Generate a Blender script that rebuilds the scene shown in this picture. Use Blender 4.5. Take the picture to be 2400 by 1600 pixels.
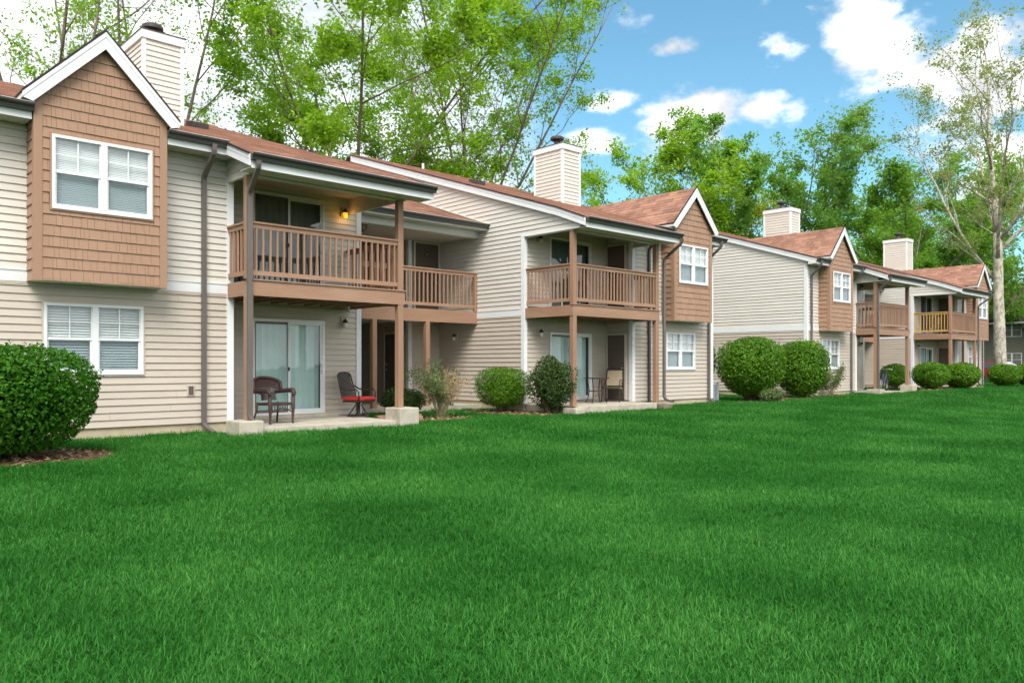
import bpy, math, random
import numpy as np
from mathutils import Vector, Matrix
R = math.radians
for o in list(bpy.data.objects): bpy.data.objects.remove(o)
S = bpy.context.scene
C = S.collection

# ------------------------------------------------------------------ camera
TH = R(46.8)
cam = bpy.data.cameras.new('camera'); camo = bpy.data.objects.new('camera', cam); C.objects.link(camo)
cam.sensor_width = 36; cam.lens = 28.2; cam.shift_y = 0.0229; cam.clip_end = 2000; cam.clip_start = 0.05
camo.location = (0, 0, 1.30); camo.rotation_euler = (R(90), 0, TH - R(90))
S.camera = camo
FW = np.array([math.cos(TH), math.sin(TH), 0]); RT = np.array([math.sin(TH), -math.cos(TH), 0])
def pxdir(px, py):
    d = FW + RT * (px - 1200) / 1880. + np.array([0, 0, (855 - py) / 1880.]); return d / np.linalg.norm(d)

# ------------------------------------------------------------------ world, sun, exposure
SUN_EL, SUN_AZ = 50.0, 232.0     # azimuth (deg, counter-clockwise from +X) the light comes from
W = bpy.data.worlds.new('World'); S.world = W; W.use_nodes = True
nt = W.node_tree; nt.nodes.clear()
def wn(t, **k):
    n = nt.nodes.new(t)
    for a, b in k.items(): setattr(n, a, b)
    return n
def wl(a, b): nt.links.new(a, b)
out = wn('ShaderNodeOutputWorld'); tc = wn('ShaderNodeTexCoord')
sky = wn('ShaderNodeTexSky'); sky.sky_type = 'NISHITA'; sky.sun_disc = False
sky.sun_elevation = R(SUN_EL); sky.sun_rotation = R(90 - SUN_AZ); sky.air_density = 1.0; sky.dust_density = 1.2; sky.ozone_density = 2.2
skyt = wn('ShaderNodeMix', data_type='RGBA', blend_type='MULTIPLY'); skyt.inputs[0].default_value = 1.0
wl(sky.outputs[0], skyt.inputs[6]); skyt.inputs[7].default_value = (0.70, 1.02, 0.95, 1)
bg1 = wn('ShaderNodeBackground'); wl(skyt.outputs[2], bg1.inputs[0]); bg1.inputs[1].default_value = 0.060
bg2 = wn('ShaderNodeBackground'); bg2.inputs[0].default_value = (0.97, 0.975, 1.0, 1); bg2.inputs[1].default_value = 0.47
mixw = wn('ShaderNodeMixShader'); wl(bg1.outputs[0], mixw.inputs[1]); wl(bg2.outputs[0], mixw.inputs[2]); wl(mixw.outputs[0], out.inputs[0])
nz = wn('ShaderNodeTexNoise'); nz.inputs['Scale'].default_value = 13.0; nz.inputs['Detail'].default_value = 6; nz.inputs['Roughness'].default_value = 0.58
mp = wn('ShaderNodeMapping'); mp.inputs['Scale'].default_value = (1, 1, 1.7); wl(tc.outputs['Generated'], mp.inputs[0]); wl(mp.outputs[0], nz.inputs['Vector'])
def wmath(op, a, b=None, clamp=False):
    m = wn('ShaderNodeMath', operation=op); m.use_clamp = clamp
    for i, v in enumerate((a, b)):
        if v is None: continue
        if isinstance(v, (int, float)): m.inputs[i].default_value = v
        else: wl(v, m.inputs[i])
    return m.outputs[0]
# cloud banks: (pixel direction, angular half width, half height, weight)
CL = [(2005, 50, .06, .05, 1.0), (2080, 130, .09, .05, 1.0), (2240, 160, .10, .055, 1.0), (2345, 215, .11, .06, .95), (1830, 118, .055, .035, .72), (2120, 190, .11, .03, .7),
      (1572, 112, .045, .016, .55), (1455, 232, .075, .026, .75), (1520, 255, .06, .022, .7), (1625, 262, .09, .042, 1.0), (1600, 315, .08, .04, .85), (1400, 330, .05, .025, .6), (1770, 265, .07, .03, .7), (2310, 370, .09, .07, .75)]
field = None
for px, py, rx, ry, wgt in CL:
    d = pxdir(px, py)
    sb = wn('ShaderNodeVectorMath', operation='SUBTRACT'); wl(tc.outputs['Generated'], sb.inputs[0]); sb.inputs[1].default_value = tuple(d)
    ml = wn('ShaderNodeVectorMath', operation='MULTIPLY'); wl(sb.outputs[0], ml.inputs[0]); ml.inputs[1].default_value = (1 / rx, 1 / rx, 1 / ry)
    ln = wn('ShaderNodeVectorMath', operation='LENGTH'); wl(ml.outputs[0], ln.inputs[0])
    v = wmath('MULTIPLY', wmath('SUBTRACT', 1.0, ln.outputs['Value'], True), wgt)
    field = v if field is None else wmath('MAXIMUM', field, v)
# overcast side of the sky (to the left of the picture and on round behind the buildings)
ovc = wn('ShaderNodeVectorMath', operation='DOT_PRODUCT'); wl(tc.outputs['Generated'], ovc.inputs[0]); dl = pxdir(560, 500); ovc.inputs[1].default_value = tuple(dl)
mr = wn('ShaderNodeMapRange'); mr.interpolation_type = 'SMOOTHSTEP'; wl(ovc.outputs['Value'], mr.inputs[0])
mr.inputs[1].default_value = math.cos(R(22.5)); mr.inputs[2].default_value = math.cos(R(15.5)); mr.inputs[3].default_value = 0; mr.inputs[4].default_value = 1
# broad far clouds elsewhere, out of the blue part
nz2 = wn('ShaderNodeTexNoise'); nz2.inputs['Scale'].default_value = 1.6; nz2.inputs['Detail'].default_value = 3; wl(mp.outputs[0], nz2.inputs['Vector'])
blue = wn('ShaderNodeVectorMath', operation='DOT_PRODUCT'); wl(tc.outputs['Generated'], blue.inputs[0]); blue.inputs[1].default_value = tuple(pxdir(1850, 300))
mb_ = wn('ShaderNodeMapRange'); mb_.interpolation_type = 'SMOOTHSTEP'; wl(blue.outputs['Value'], mb_.inputs[0])
mb_.inputs[1].default_value = math.cos(R(60)); mb_.inputs[2].default_value = math.cos(R(22)); mb_.inputs[3].default_value = 1.25; mb_.inputs[4].default_value = 0
far = wmath('MULTIPLY', nz2.outputs['Fac'], mb_.outputs[0])
dens = wmath('ADD', wmath('MULTIPLY', field, 1.25), wmath('MULTIPLY', wmath('SUBTRACT', nz.outputs['Fac'], 0.5), 2.4))
mr2 = wn('ShaderNodeMapRange'); mr2.interpolation_type = 'SMOOTHSTEP'; wl(dens, mr2.inputs[0]); mr2.inputs[1].default_value = .26; mr2.inputs[2].default_value = .85
ovn = wmath('MULTIPLY', mr.outputs[0], wmath('ADD', wmath('MULTIPLY', nz.outputs['Fac'], .9), .40, True))
mask = wmath('MAXIMUM', wmath('MAXIMUM', mr2.outputs[0], ovn), wmath('MULTIPLY', far, 1.6), True)
gate = wmath('MULTIPLY', mask, .97)
wl(gate, mixw.inputs[0])
nz3 = wn('ShaderNodeTexNoise'); nz3.inputs['Scale'].default_value = 7.0; nz3.inputs['Detail'].default_value = 4; wl(mp.outputs[0], nz3.inputs['Vector'])
mr3 = wn('ShaderNodeMapRange'); wl(nz3.outputs['Fac'], mr3.inputs[0]); mr3.inputs[1].default_value = .35; mr3.inputs[2].default_value = .62; mr3.inputs[3].default_value = .48; mr3.inputs[4].default_value = 1.08
ccol = wn('ShaderNodeMix', data_type='RGBA', blend_type='MULTIPLY'); ccol.inputs[0].default_value = 1.0; ccol.inputs[6].default_value = (0.965, 0.975, 1.0, 1); wl(mr3.outputs[0], ccol.inputs[7]); wl(ccol.outputs[2], bg2.inputs[0])

sun = bpy.data.lights.new('sun', 'SUN'); sun.energy = 1.25; sun.angle = R(32); sun.color = (1, .965, .91)
suno = bpy.data.objects.new('sun', sun); C.objects.link(suno)
sd = Vector((math.cos(R(SUN_AZ)) * math.cos(R(SUN_EL)), math.sin(R(SUN_AZ)) * math.cos(R(SUN_EL)), math.sin(R(SUN_EL))))
suno.rotation_euler = sd.to_track_quat('Z', 'Y').to_euler()
S.view_settings.view_transform = 'Standard'; S.view_settings.look = 'None'; S.view_settings.gamma = 1
S.view_settings.exposure = 1.88; S.view_settings.use_curve_mapping = False
S.cycles.max_bounces = 4; S.cycles.transparent_max_bounces = 8; S.cycles.diffuse_bounces = 2; S.cycles.glossy_bounces = 2; S.cycles.transmission_bounces = 2; S.cycles.caustics_reflective = False; S.cycles.caustics_refractive = False
S.cycles.use_light_tree = False; W.cycles.sampling_method = 'MANUAL'; W.cycles.sample_map_resolution = 512
S.cycles.use_adaptive_sampling = True; S.cycles.adaptive_threshold = 0.02
S.cycles.use_denoising = True

# ------------------------------------------------------------------ helpers
class MB:
    def __init__(s): s.v = []; s.f = []
    def add(s, vs, fs):
        b = len(s.v); s.v += [tuple(map(float, q)) for q in vs]; s.f += [tuple(i + b for i in q) for q in fs]
    def box(s, x0, x1, y0, y1, z0, z1):
        s.add([(x0, y0, z0), (x1, y0, z0), (x1, y1, z0), (x0, y1, z0), (x0, y0, z1), (x1, y0, z1), (x1, y1, z1), (x0, y1, z1)],
              [(0, 3, 2, 1), (4, 5, 6, 7), (0, 1, 5, 4), (1, 2, 6, 5), (2, 3, 7, 6), (3, 0, 4, 7)]); return s
    def quad(s, *p): s.add(p, [tuple(range(len(p)))]); return s
    def extr(s, poly, vec):
        n = len(poly); vs = [tuple(p) for p in poly] + [(p[0] + vec[0], p[1] + vec[1], p[2] + vec[2]) for p in poly]
        s.add(vs, [tuple(reversed(range(n))), tuple(range(n, 2 * n))] + [(i, (i + 1) % n, n + (i + 1) % n, n + i) for i in range(n)]); return s
    def tube(s, pts, r, n=6, cap=True):
        pts = [np.array(p, float) for p in pts]; m = len(pts)
        if isinstance(r, (int, float)): r = [r] * m
        base = len(s.v); ref = None
        for i, p in enumerate(pts):
            t = pts[min(i + 1, m - 1)] - pts[max(i - 1, 0)]; t /= (np.linalg.norm(t) + 1e-9)
            if ref is None: ref = np.array([0, 0, 1.]) if abs(t[2]) < .9 else np.array([1., 0, 0])
            a = np.cross(t, ref); a /= (np.linalg.norm(a) + 1e-9); b = np.cross(a, t); ref = b
            for k in range(n):
                an = 2 * math.pi * k / n; q = p + r[i] * (math.cos(an) * a + math.sin(an) * b); s.v.append(tuple(q))
        for i in range(m - 1):
            for k in range(n):
                k2 = (k + 1) % n; s.f.append((base + i * n + k, base + i * n + k2, base + (i + 1) * n + k2, base + (i + 1) * n + k))
        if cap:
            s.f.append(tuple(base + k for k in reversed(range(n)))); s.f.append(tuple(base + (m - 1) * n + k for k in range(n)))
        return s
    def rtube(s, pts, w, d, side):
        """rectangular pipe along pts; side = unit vector across its width"""
        pts = [np.array(p, float) for p in pts]; m = len(pts); side = np.array(side, float); base = len(s.v)
        for i, p in enumerate(pts):
            t = pts[min(i + 1, m - 1)] - pts[max(i - 1, 0)]; t /= np.linalg.norm(t)
            nn = np.cross(t, side); nn /= np.linalg.norm(nn)
            for a, b in ((-1, -1), (1, -1), (1, 1), (-1, 1)): s.v.append(tuple(p + side * a * w / 2 + nn * b * d / 2))
        for i in range(m - 1):
            for k in range(4):
                k2 = (k + 1) % 4; s.f.append((base + i * 4 + k, base + i * 4 + k2, base + (i + 1) * 4 + k2, base + (i + 1) * 4 + k))
        s.f.append(tuple(base + k for k in (3, 2, 1, 0))); return s
    def lathe(s, prof, c, n=16):
        base = len(s.v)
        for (r, z) in prof:
            for k in range(n):
                a = 2 * math.pi * k / n; s.v.append((c[0] + r * math.cos(a), c[1] + r * math.sin(a), c[2] + z))
        for i in range(len(prof) - 1):
            for k in range(n):
                k2 = (k + 1) % n; s.f.append((base + i * n + k, base + i * n + k2, base + (i + 1) * n + k2, base + (i + 1) * n + k))
        s.f.append(tuple(base + k for k in reversed(range(n)))); s.f.append(tuple(base + (len(prof) - 1) * n + k for k in range(n))); return s
    def xf(s, M):
        s.v = [tuple(M @ Vector(q)) for q in s.v]; return s

def mesh(name, mb): 
    me = bpy.data.meshes.new(name); me.from_pydata(mb.v, [], mb.f); me.update(); return me
def obj(name, mb, mat, parent=None, smooth=False, bevel=0, kind=None):
    me = mb if isinstance(mb, bpy.types.Mesh) else mesh(name, mb)
    if mat is not None and not len(me.materials): me.materials.append(mat)
    if smooth: me.polygons.foreach_set('use_smooth', [True] * len(me.polygons))
    o = bpy.data.objects.new(name, me); C.objects.link(o)
    if parent is not None: o.parent = parent
    if bevel:
        b = o.modifiers.new('bevel', 'BEVEL'); b.width = bevel; b.segments = 2; b.limit_method = 'ANGLE'
    if kind: o['kind'] = kind
    return o
def tag(o, label, cat, group=None):
    o['label'] = label; o['category'] = cat
    if group: o['group'] = group
    return o
def thing(name, label, cat, loc=(0, 0, 0), rz=0, group=None):
    o = bpy.data.objects.new(name, None); C.objects.link(o); o.location = loc; o.rotation_euler = (0, 0, rz); o.empty_display_size = .1
    return tag(o, label, cat, group)
def npmesh(name, V, F, mat, parent=None, kind=None, smooth=False):
    """V (n,3), F (m,k) arrays"""
    me = bpy.data.meshes.new(name); n, m, k = len(V), len(F), F.shape[1]
    me.vertices.add(n); me.vertices.foreach_set('co', np.asarray(V, np.float32).ravel())
    me.loops.add(m * k); me.loops.foreach_set('vertex_index', np.asarray(F, np.int32).ravel())
    me.polygons.add(m); me.polygons.foreach_set('loop_start', np.arange(0, m * k, k, dtype=np.int32))
    me.update(calc_edges=True); me.validate()
    return obj(name, me, mat, parent, smooth=smooth, kind=kind)

# ------------------------------------------------------------------ materials
def mat(name, col, rough=.6, spec=.3, var=0., vscale=4., bump=0., bscale=40., stretch=(1, 1, 1), metal=0., island=0., dirt=None):
    m = bpy.data.materials.new(name); m.use_nodes = True; t = m.node_tree; b = t.nodes['Principled BSDF']
    b.inputs['Roughness'].default_value = rough; b.inputs['Metallic'].default_value = metal
    b.inputs['Specular IOR Level'].default_value = spec; b.inputs['Base Color'].default_value = (*col, 1)
    tcn = t.nodes.new('ShaderNodeTexCoord'); mpn = t.nodes.new('ShaderNodeMapping'); mpn.inputs['Scale'].default_value = stretch
    geo = t.nodes.new('ShaderNodeNewGeometry'); t.links.new(geo.outputs['Position'], mpn.inputs[0])
    cur = None
    def mixc(fac, a, bcol, mode='MIX'):
        x = t.nodes.new('ShaderNodeMix'); x.data_type = 'RGBA'; x.blend_type = mode
        if isinstance(fac, float): x.inputs[0].default_value = fac
        else: t.links.new(fac, x.inputs[0])
        for i, v in ((6, a), (7, bcol)):
            if isinstance(v, tuple): x.inputs[i].default_value = v
            else: t.links.new(v, x.inputs[i])
        return x.outputs[2]
    cur = (*col, 1)
    if var:
        n = t.nodes.new('ShaderNodeTexNoise'); n.inputs['Scale'].default_value = vscale; n.inputs['Detail'].default_value = 2; n.inputs['Roughness'].default_value = .65
        t.links.new(mpn.outputs[0], n.inputs['Vector'])
        mrn = t.nodes.new('ShaderNodeMapRange'); t.links.new(n.outputs['Fac'], mrn.inputs[0]); mrn.inputs[1].default_value = .25; mrn.inputs[2].default_value = .75
        lo = tuple(c * (1 - var) for c in col) + (1,); hi = tuple(min(1, c * (1 + var)) for c in col) + (1,)
        cur = mixc(mrn.outputs[0], lo, hi)
    if dirt:
        n = t.nodes.new('ShaderNodeTexNoise'); n.inputs['Scale'].default_value = dirt[1]; n.inputs['Detail'].default_value = 4; n.inputs['Roughness'].default_value = .7
        t.links.new(mpn.outputs[0], n.inputs['Vector'])
        mrn = t.nodes.new('ShaderNodeMapRange'); t.links.new(n.outputs['Fac'], mrn.inputs[0]); mrn.inputs[1].default_value = dirt[3] if len(dirt) > 3 else .52; mrn.inputs[2].default_value = dirt[3] + .10 if len(dirt) > 3 else .72; mrn.inputs[4].default_value = dirt[2]
        cur = mixc(mrn.outputs[0], cur, (*dirt[0], 1))
    if island:
        hs = t.nodes.new('ShaderNodeHueSaturation')
        mrn = t.nodes.new('ShaderNodeMapRange'); t.links.new(geo.outputs['Random Per Island'], mrn.inputs[0]); mrn.inputs[3].default_value = 1 - island; mrn.inputs[4].default_value = 1 + island
        t.links.new(mrn.outputs[0], hs.inputs['Value'])
        if isinstance(cur, tuple): hs.inputs['Color'].default_value = cur
        else: t.links.new(cur, hs.inputs['Color'])
        cur = hs.outputs[0]
    if not isinstance(cur, tuple): t.links.new(cur, b.inputs['Base Color'])
    if bump:
        n = t.nodes.new('ShaderNodeTexNoise'); n.inputs['Scale'].default_value = bscale; n.inputs['Detail'].default_value = 1
        t.links.new(mpn.outputs[0], n.inputs['Vector']); bp = t.nodes.new('ShaderNodeBump'); bp.inputs['Strength'].default_value = bump; bp.inputs['Distance'].default_value = .01
        t.links.new(n.outputs['Fac'], bp.inputs['Height']); t.links.new(bp.outputs[0], b.inputs['Normal'])
    return m
M = {}
M['cream'] = mat('cream_vinyl', (.645, .608, .548), .45, .35, var=.05, vscale=1.3, bump=.10, bscale=60, stretch=(1, 1, 6), island=.025, dirt=((.48, .45, .40), 1.1, .16))
M['tan'] = mat('tan_vinyl', (.53, .46, .388), .45, .35, var=.05, vscale=1.3, bump=.10, bscale=60, stretch=(1, 1, 6), island=.03, dirt=((.42, .36, .30), 1.1, .18))
M['white'] = mat('white_trim', (.76, .77, .78), .4, .4, var=.03, vscale=2, dirt=((.58, .57, .54), 2.5, .2))
M['vinyl'] = mat('white_window_vinyl', (.80, .81, .82), .3, .45, var=.02)
M['brown'] = mat('brown_paint', (.34, .198, .128), .5, .3, var=.10, vscale=5, bump=.2, bscale=55, stretch=(1, 1, .15), dirt=((.38, .26, .19), 5, .35), island=.05)
M['brownh'] = mat('brown_paint_board', (.34, .198, .128), .5, .3, var=.10, vscale=5, bump=.2, bscale=55, stretch=(.15, .15, 1), dirt=((.40, .28, .21), 5, .3), island=.05)
M['shake'] = mat('brown_shake', (.36, .218, .145), .55, .25, var=.07, vscale=3, bump=.35, bscale=70, stretch=(1, 1, .06), island=.07, dirt=((.25, .15, .10), 1.5, .25))
M['gutter'] = mat('dark_gutter', (.055, .05, .047), .35, .5, var=.12, vscale=2)
M['spout'] = mat('grey_brown_spout', (.13, .115, .105), .38, .5, var=.10, vscale=1.5)
M['cap'] = mat('dark_metal_cap', (.06, .045, .042), .5, .5, var=.3, vscale=8)
M['edge'] = mat('dark_roof_edge', (.035, .022, .026), .7)
M['soffit'] = mat('soffit_vinyl', (.66, .635, .56), .5, .3, var=.04)
M['ceil'] = mat('porch_ceiling', (.58, .53, .45), .6, .2, var=.05)
M['conc'] = mat('concrete', (.46, .42, .34), .85, .2, var=.16, vscale=3.5, bump=.5, bscale=60, dirt=((.26, .22, .16), 2.5, .6))
M['found'] = mat('foundation_stucco', (.50, .43, .30), .85, .2, var=.13, vscale=3, bump=.4, bscale=50, dirt=((.33, .25, .14), 2.2, .55))
M['stone'] = mat('weathered_stone', (.20, .17, .13), .9, .2, var=.4, vscale=9, bump=.8, bscale=25)
M['door'] = mat('grey_brown_door', (.12, .095, .078), .5, .3, var=.06, vscale=6)
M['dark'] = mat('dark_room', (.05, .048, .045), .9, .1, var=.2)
M['room'] = mat('pale_room', (.30, .28, .25), .9, .1, var=.1)
M['blind'] = mat('white_blind', (.84, .87, .86), .6, .3, var=.03)
M['vblind'] = mat('vertical_blind', (.74, .84, .83), .6, .25, var=.05)
M['vdark'] = mat('dark_curtain', (.12, .16, .145), .7, .2, var=.15)
M['black'] = mat('black_metal', (.02, .018, .018), .4, .5, var=.2)
M['bronze'] = mat('bronze_frame', (.035, .026, .022), .4, .5, var=.2)
M['lampdark'] = mat('lamp_metal', (.03, .024, .02), .45, .5, var=.2)
M['lampglass'] = mat('white_lamp_glass', (.78, .76, .70), .25, .5, var=.02)
M['wicker'] = mat('brown_wicker', (.055, .030, .026), .5, .4, var=.35, vscale=60, bump=.6, bscale=90)
M['red'] = mat('red_cushion', (.40, .035, .03), .8, .2, var=.1, bump=.2)
M['sling'] = mat('beige_sling', (.42, .33, .22), .75, .2, var=.08, bump=.3, bscale=200)
M['brass'] = mat('grey_metal', (.45, .44, .42), .35, .5, metal=.8)
M['acgrey'] = mat('ac_grey', (.42, .45, .52), .45, .4, var=.05)
M['acdark'] = mat('ac_coil', (.16, .17, .20), .6, .3, var=.1)
M['yellow'] = mat('raw_yellow_wood', (.55, .33, .11), .6, .25, var=.12, vscale=8, stretch=(1, 1, .2))
M['carpaint'] = mat('red_car_paint', (.42, .02, .03), .2, .6)
M['tyre'] = mat('tyre', (.02, .02, .02), .8)
def emis(name, col, s):
    m = bpy.data.materials.new(name); m.use_nodes = True; b = m.node_tree.nodes['Principled BSDF']
    b.inputs['Base Color'].default_value = (*col, 1); b.inputs['Emission Color'].default_value = (*col, 1); b.inputs['Emission Strength'].default_value = s; return m
M['amber'] = emis('lit_amber_glass', (1, .36, .02), .45)
def glass(name, tint=(.80, .88, .86), refl=.16, rough=.0):
    m = bpy.data.materials.new(name); m.use_nodes = True; t = m.node_tree; t.nodes.clear()
    o = t.nodes.new('ShaderNodeOutputMaterial'); tr = t.nodes.new('ShaderNodeBsdfTransparent'); tr.inputs[0].default_value = (*tint, 1)
    gl = t.nodes.new('ShaderNodeBsdfGlossy'); gl.inputs['Roughness'].default_value = rough; gl.inputs[0].default_value = (.95, .97, 1, 1)
    lw = t.nodes.new('ShaderNodeLayerWeight'); lw.inputs[0].default_value = .5; pw = t.nodes.new('ShaderNodeMath'); pw.operation = 'POWER'; pw.inputs[1].default_value = 4.0; t.links.new(lw.outputs['Facing'], pw.inputs[0]); fr = pw
    nz_ = t.nodes.new('ShaderNodeTexNoise'); nz_.inputs['Scale'].default_value = 1.8; bp = t.nodes.new('ShaderNodeBump'); bp.inputs['Strength'].default_value = .04; bp.inputs['Distance'].default_value = .05
    ge = t.nodes.new('ShaderNodeNewGeometry'); t.links.new(ge.outputs['Position'], nz_.inputs['Vector']); t.links.new(nz_.outputs[0], bp.inputs['Height']); t.links.new(bp.outputs[0], gl.inputs['Normal'])
    ad = t.nodes.new('ShaderNodeMath'); ad.operation = 'ADD'; ad.use_clamp = True; ad.inputs[1].default_value = refl; t.links.new(fr.outputs[0], ad.inputs[0])
    mx = t.nodes.new('ShaderNodeMixShader'); t.links.new(ad.outputs[0], mx.inputs[0]); t.links.new(tr.outputs[0], mx.inputs[1]); t.links.new(gl.outputs[0], mx.inputs[2]); t.links.new(mx.outputs[0], o.inputs[0]); return m
M['glass'] = glass('window_glass', (.93, .97, .96), .12); M['screen'] = glass('window_with_screen', (.70, .74, .76), .0, .5); M['dglass'] = glass('door_glass', (.84, .94, .93), .07)
def roofmat(name, rot):
    m = bpy.data.materials.new(name); m.use_nodes = True; t = m.node_tree; b = t.nodes['Principled BSDF']; b.inputs['Roughness'].default_value = .9; b.inputs['Specular IOR Level'].default_value = .15
    ge = t.nodes.new('ShaderNodeNewGeometry'); mpn = t.nodes.new('ShaderNodeMapping'); mpn.inputs['Rotation'].default_value = (0, 0, rot); t.links.new(ge.outputs['Position'], mpn.inputs[0])
    br = t.nodes.new('ShaderNodeTexBrick'); br.inputs['Scale'].default_value = 1; br.inputs['Brick Width'].default_value = .33; br.inputs['Row Height'].default_value = .132; br.inputs['Mortar Size'].default_value = .004; br.offset = .37; br.inputs['Bias'].default_value = 0
    br.inputs['Color1'].default_value = (.345, .19, .132, 1); br.inputs['Color2'].default_value = (.225, .117, .084, 1); br.inputs['Mortar'].default_value = (.16, .08, .055, 1); t.links.new(mpn.outputs[0], br.inputs[0])
    n = t.nodes.new('ShaderNodeTexNoise'); n.inputs['Scale'].default_value = 1.2; n.inputs['Detail'].default_value = 8; n.inputs['Roughness'].default_value = .75; t.links.new(ge.outputs['Position'], n.inputs['Vector'])
    mrn = t.nodes.new('ShaderNodeMapRange'); t.links.new(n.outputs[0], mrn.inputs[0]); mrn.inputs[1].default_value = .3; mrn.inputs[2].default_value = .7; mrn.inputs[3].default_value = .72; mrn.inputs[4].default_value = 1.30
    mu = t.nodes.new('ShaderNodeMix'); mu.data_type = 'RGBA'; mu.blend_type = 'MULTIPLY'; mu.inputs[0].default_value = 1; t.links.new(br.outputs[0], mu.inputs[6]); t.links.new(mrn.outputs[0], mu.inputs[7]); t.links.new(mu.outputs[2], b.inputs[0])
    n2 = t.nodes.new('ShaderNodeTexNoise'); n2.inputs['Scale'].default_value = 60; t.links.new(ge.outputs['Position'], n2.inputs['Vector'])
    bp = t.nodes.new('ShaderNodeBump'); bp.inputs['Strength'].default_value = .6; bp.inputs['Distance'].default_value = .01; t.links.new(n2.outputs[0], bp.inputs['Height']); t.links.new(bp.outputs[0], b.inputs['Normal']); return m
M['roof'] = roofmat('asphalt_shingle', 0); M['roofg'] = roofmat('asphalt_shingle_cross', R(90))
# ------------------------------------------------------------------ building kit
rng = random.Random(7)
def clip_poly(poly, hps):
    for a, b, c in hps:
        o = []
        for i in range(len(poly)):
            p, q = poly[i], poly[(i + 1) % len(poly)]
            dp, dq = a * p[0] + b * p[1] - c, a * q[0] + b * q[1] - c
            if dp <= 0: o.append(p)
            if (dp < 0 < dq) or (dq < 0 < dp):
                t = dp / (dp - dq); o.append((p[0] + (q[0] - p[0]) * t, p[1] + (q[1] - p[1]) * t))
        poly = o
        if len(poly) < 3: return []
    return poly
def subtract(rects, h):
    ha, hb, hc, hd = h; o = []
    for (a, b, c, d) in rects:
        if hb <= a or ha >= b or hd <= c or hc >= d: o.append((a, b, c, d)); continue
        if ha > a: o.append((a, ha, c, d))
        if hb < b: o.append((hb, b, c, d))
        ia, ib = max(a, ha), min(b, hb)
        if hc > c: o.append((ia, ib, c, hc))
        if hd < d: o.append((ia, ib, hd, d))
    return [r for r in o if r[1] - r[0] > .012 and r[3] - r[2] > .008]
class Pl:
    """a vertical wall plane: u along it, off outward"""
    def __init__(s, x, y, U, N): s.p = (x, y); s.U = U; s.N = N
    def __call__(s, u, off, z): return (s.p[0] + s.U[0] * u + s.N[0] * off, s.p[1] + s.U[1] * u + s.N[1] * off, z)
    def box(s, mb, u0, u1, o0, o1, z0, z1):
        v = [s(u0, o0, z0), s(u1, o0, z0), s(u1, o1, z0), s(u0, o1, z0), s(u0, o0, z1), s(u1, o0, z1), s(u1, o1, z1), s(u0, o1, z1)]
        f = [(0, 3, 2, 1), (4, 5, 6, 7), (0, 1, 5, 4), (1, 2, 6, 5), (2, 3, 7, 6), (3, 0, 4, 7)]
        mb.add(v, f); return mb
def front(y): return Pl(0, y, (1, 0), (0, -1))         # faces -Y, u = x
def leftf(x): return Pl(x, 0, (0, 1), (-1, 0))         # faces -X, u = y
def rightf(x): return Pl(x, 0, (0, 1), (1, 0))         # faces +X, u = y
def wedge(mb, P, poly, z0, z1, ob, ot):
    n = len(poly)
    fr = [P(u, ob + (ot - ob) * (z - z0) / (z1 - z0), z) for u, z in poly]; bk = [P(u, 0, z) for u, z in poly]
    mb.add(fr + bk, [tuple(range(n)), tuple(reversed(range(n, 2 * n)))] + [(i, n + i, n + (i + 1) % n, (i + 1) % n) for i in range(n)])
EXP = .127
def siding(parent, P, u0, u1, z0, z1, m, holes=(), hps=(), single=True, name='siding_board', e=EXP, seams=0.):
    """clapboards: each course proud at its lower edge; separate boards, or all courses as one mesh"""
    z = z0; allmb = MB(); cnt = 0
    while z < z1 - .01:
        zt = min(z + e, z1); rects = [(u0, u1, z, zt)]
        for h in holes: rects = subtract(rects, h)
        if seams:
            rr = []
            for (a, b, c, d) in rects:
                if b - a > 1.6 and rng.random() < seams: s_ = rng.uniform(a + .5, b - .5); rr += [(a, s_ - .0015, c, d), (s_ + .0015, b, c, d)]
                else: rr.append((a, b, c, d))
            rects = rr
        for (a, b, c, d) in rects:
            poly = clip_poly([(a, c), (b, c), (b, d), (a, d)], hps)
            if len(poly) < 3: continue
            mb = MB() if single else allmb
            jz = rng.uniform(-.0015, .0015); jo = rng.uniform(-.002, .002)
            wedge(mb, P, [(u, w + jz) for u, w in poly], z, z + e, .024 + jo, .003)
            if single: obj(name, mb, m, parent)
            cnt += 1
        z += e
    if not single and allmb.v: obj('siding', allmb, m, parent, kind='stuff')
    return cnt
def wallback(parent, P, u0, u1, z0, z1, m, holes=(), th=.12, name='wall', hps=()):
    mb = MB(); rects = [(u0, u1, z0, z1)]
    for h in holes: rects = subtract(rects, h)
    for (a, b, c, d) in rects:
        poly = clip_poly([(a, c), (b, c), (b, d), (a, d)], hps)
        if len(poly) < 3: continue
        n = len(poly); fr = [P(u, -.002, z) for u, z in poly]; bk = [P(u, -th, z) for u, z in poly]
        mb.add(fr + bk, [tuple(range(n)), tuple(reversed(range(n, 2 * n)))] + [(i, n + i, n + (i + 1) % n, (i + 1) % n) for i in range(n)])
    return obj(name, mb, m, parent)
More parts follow.
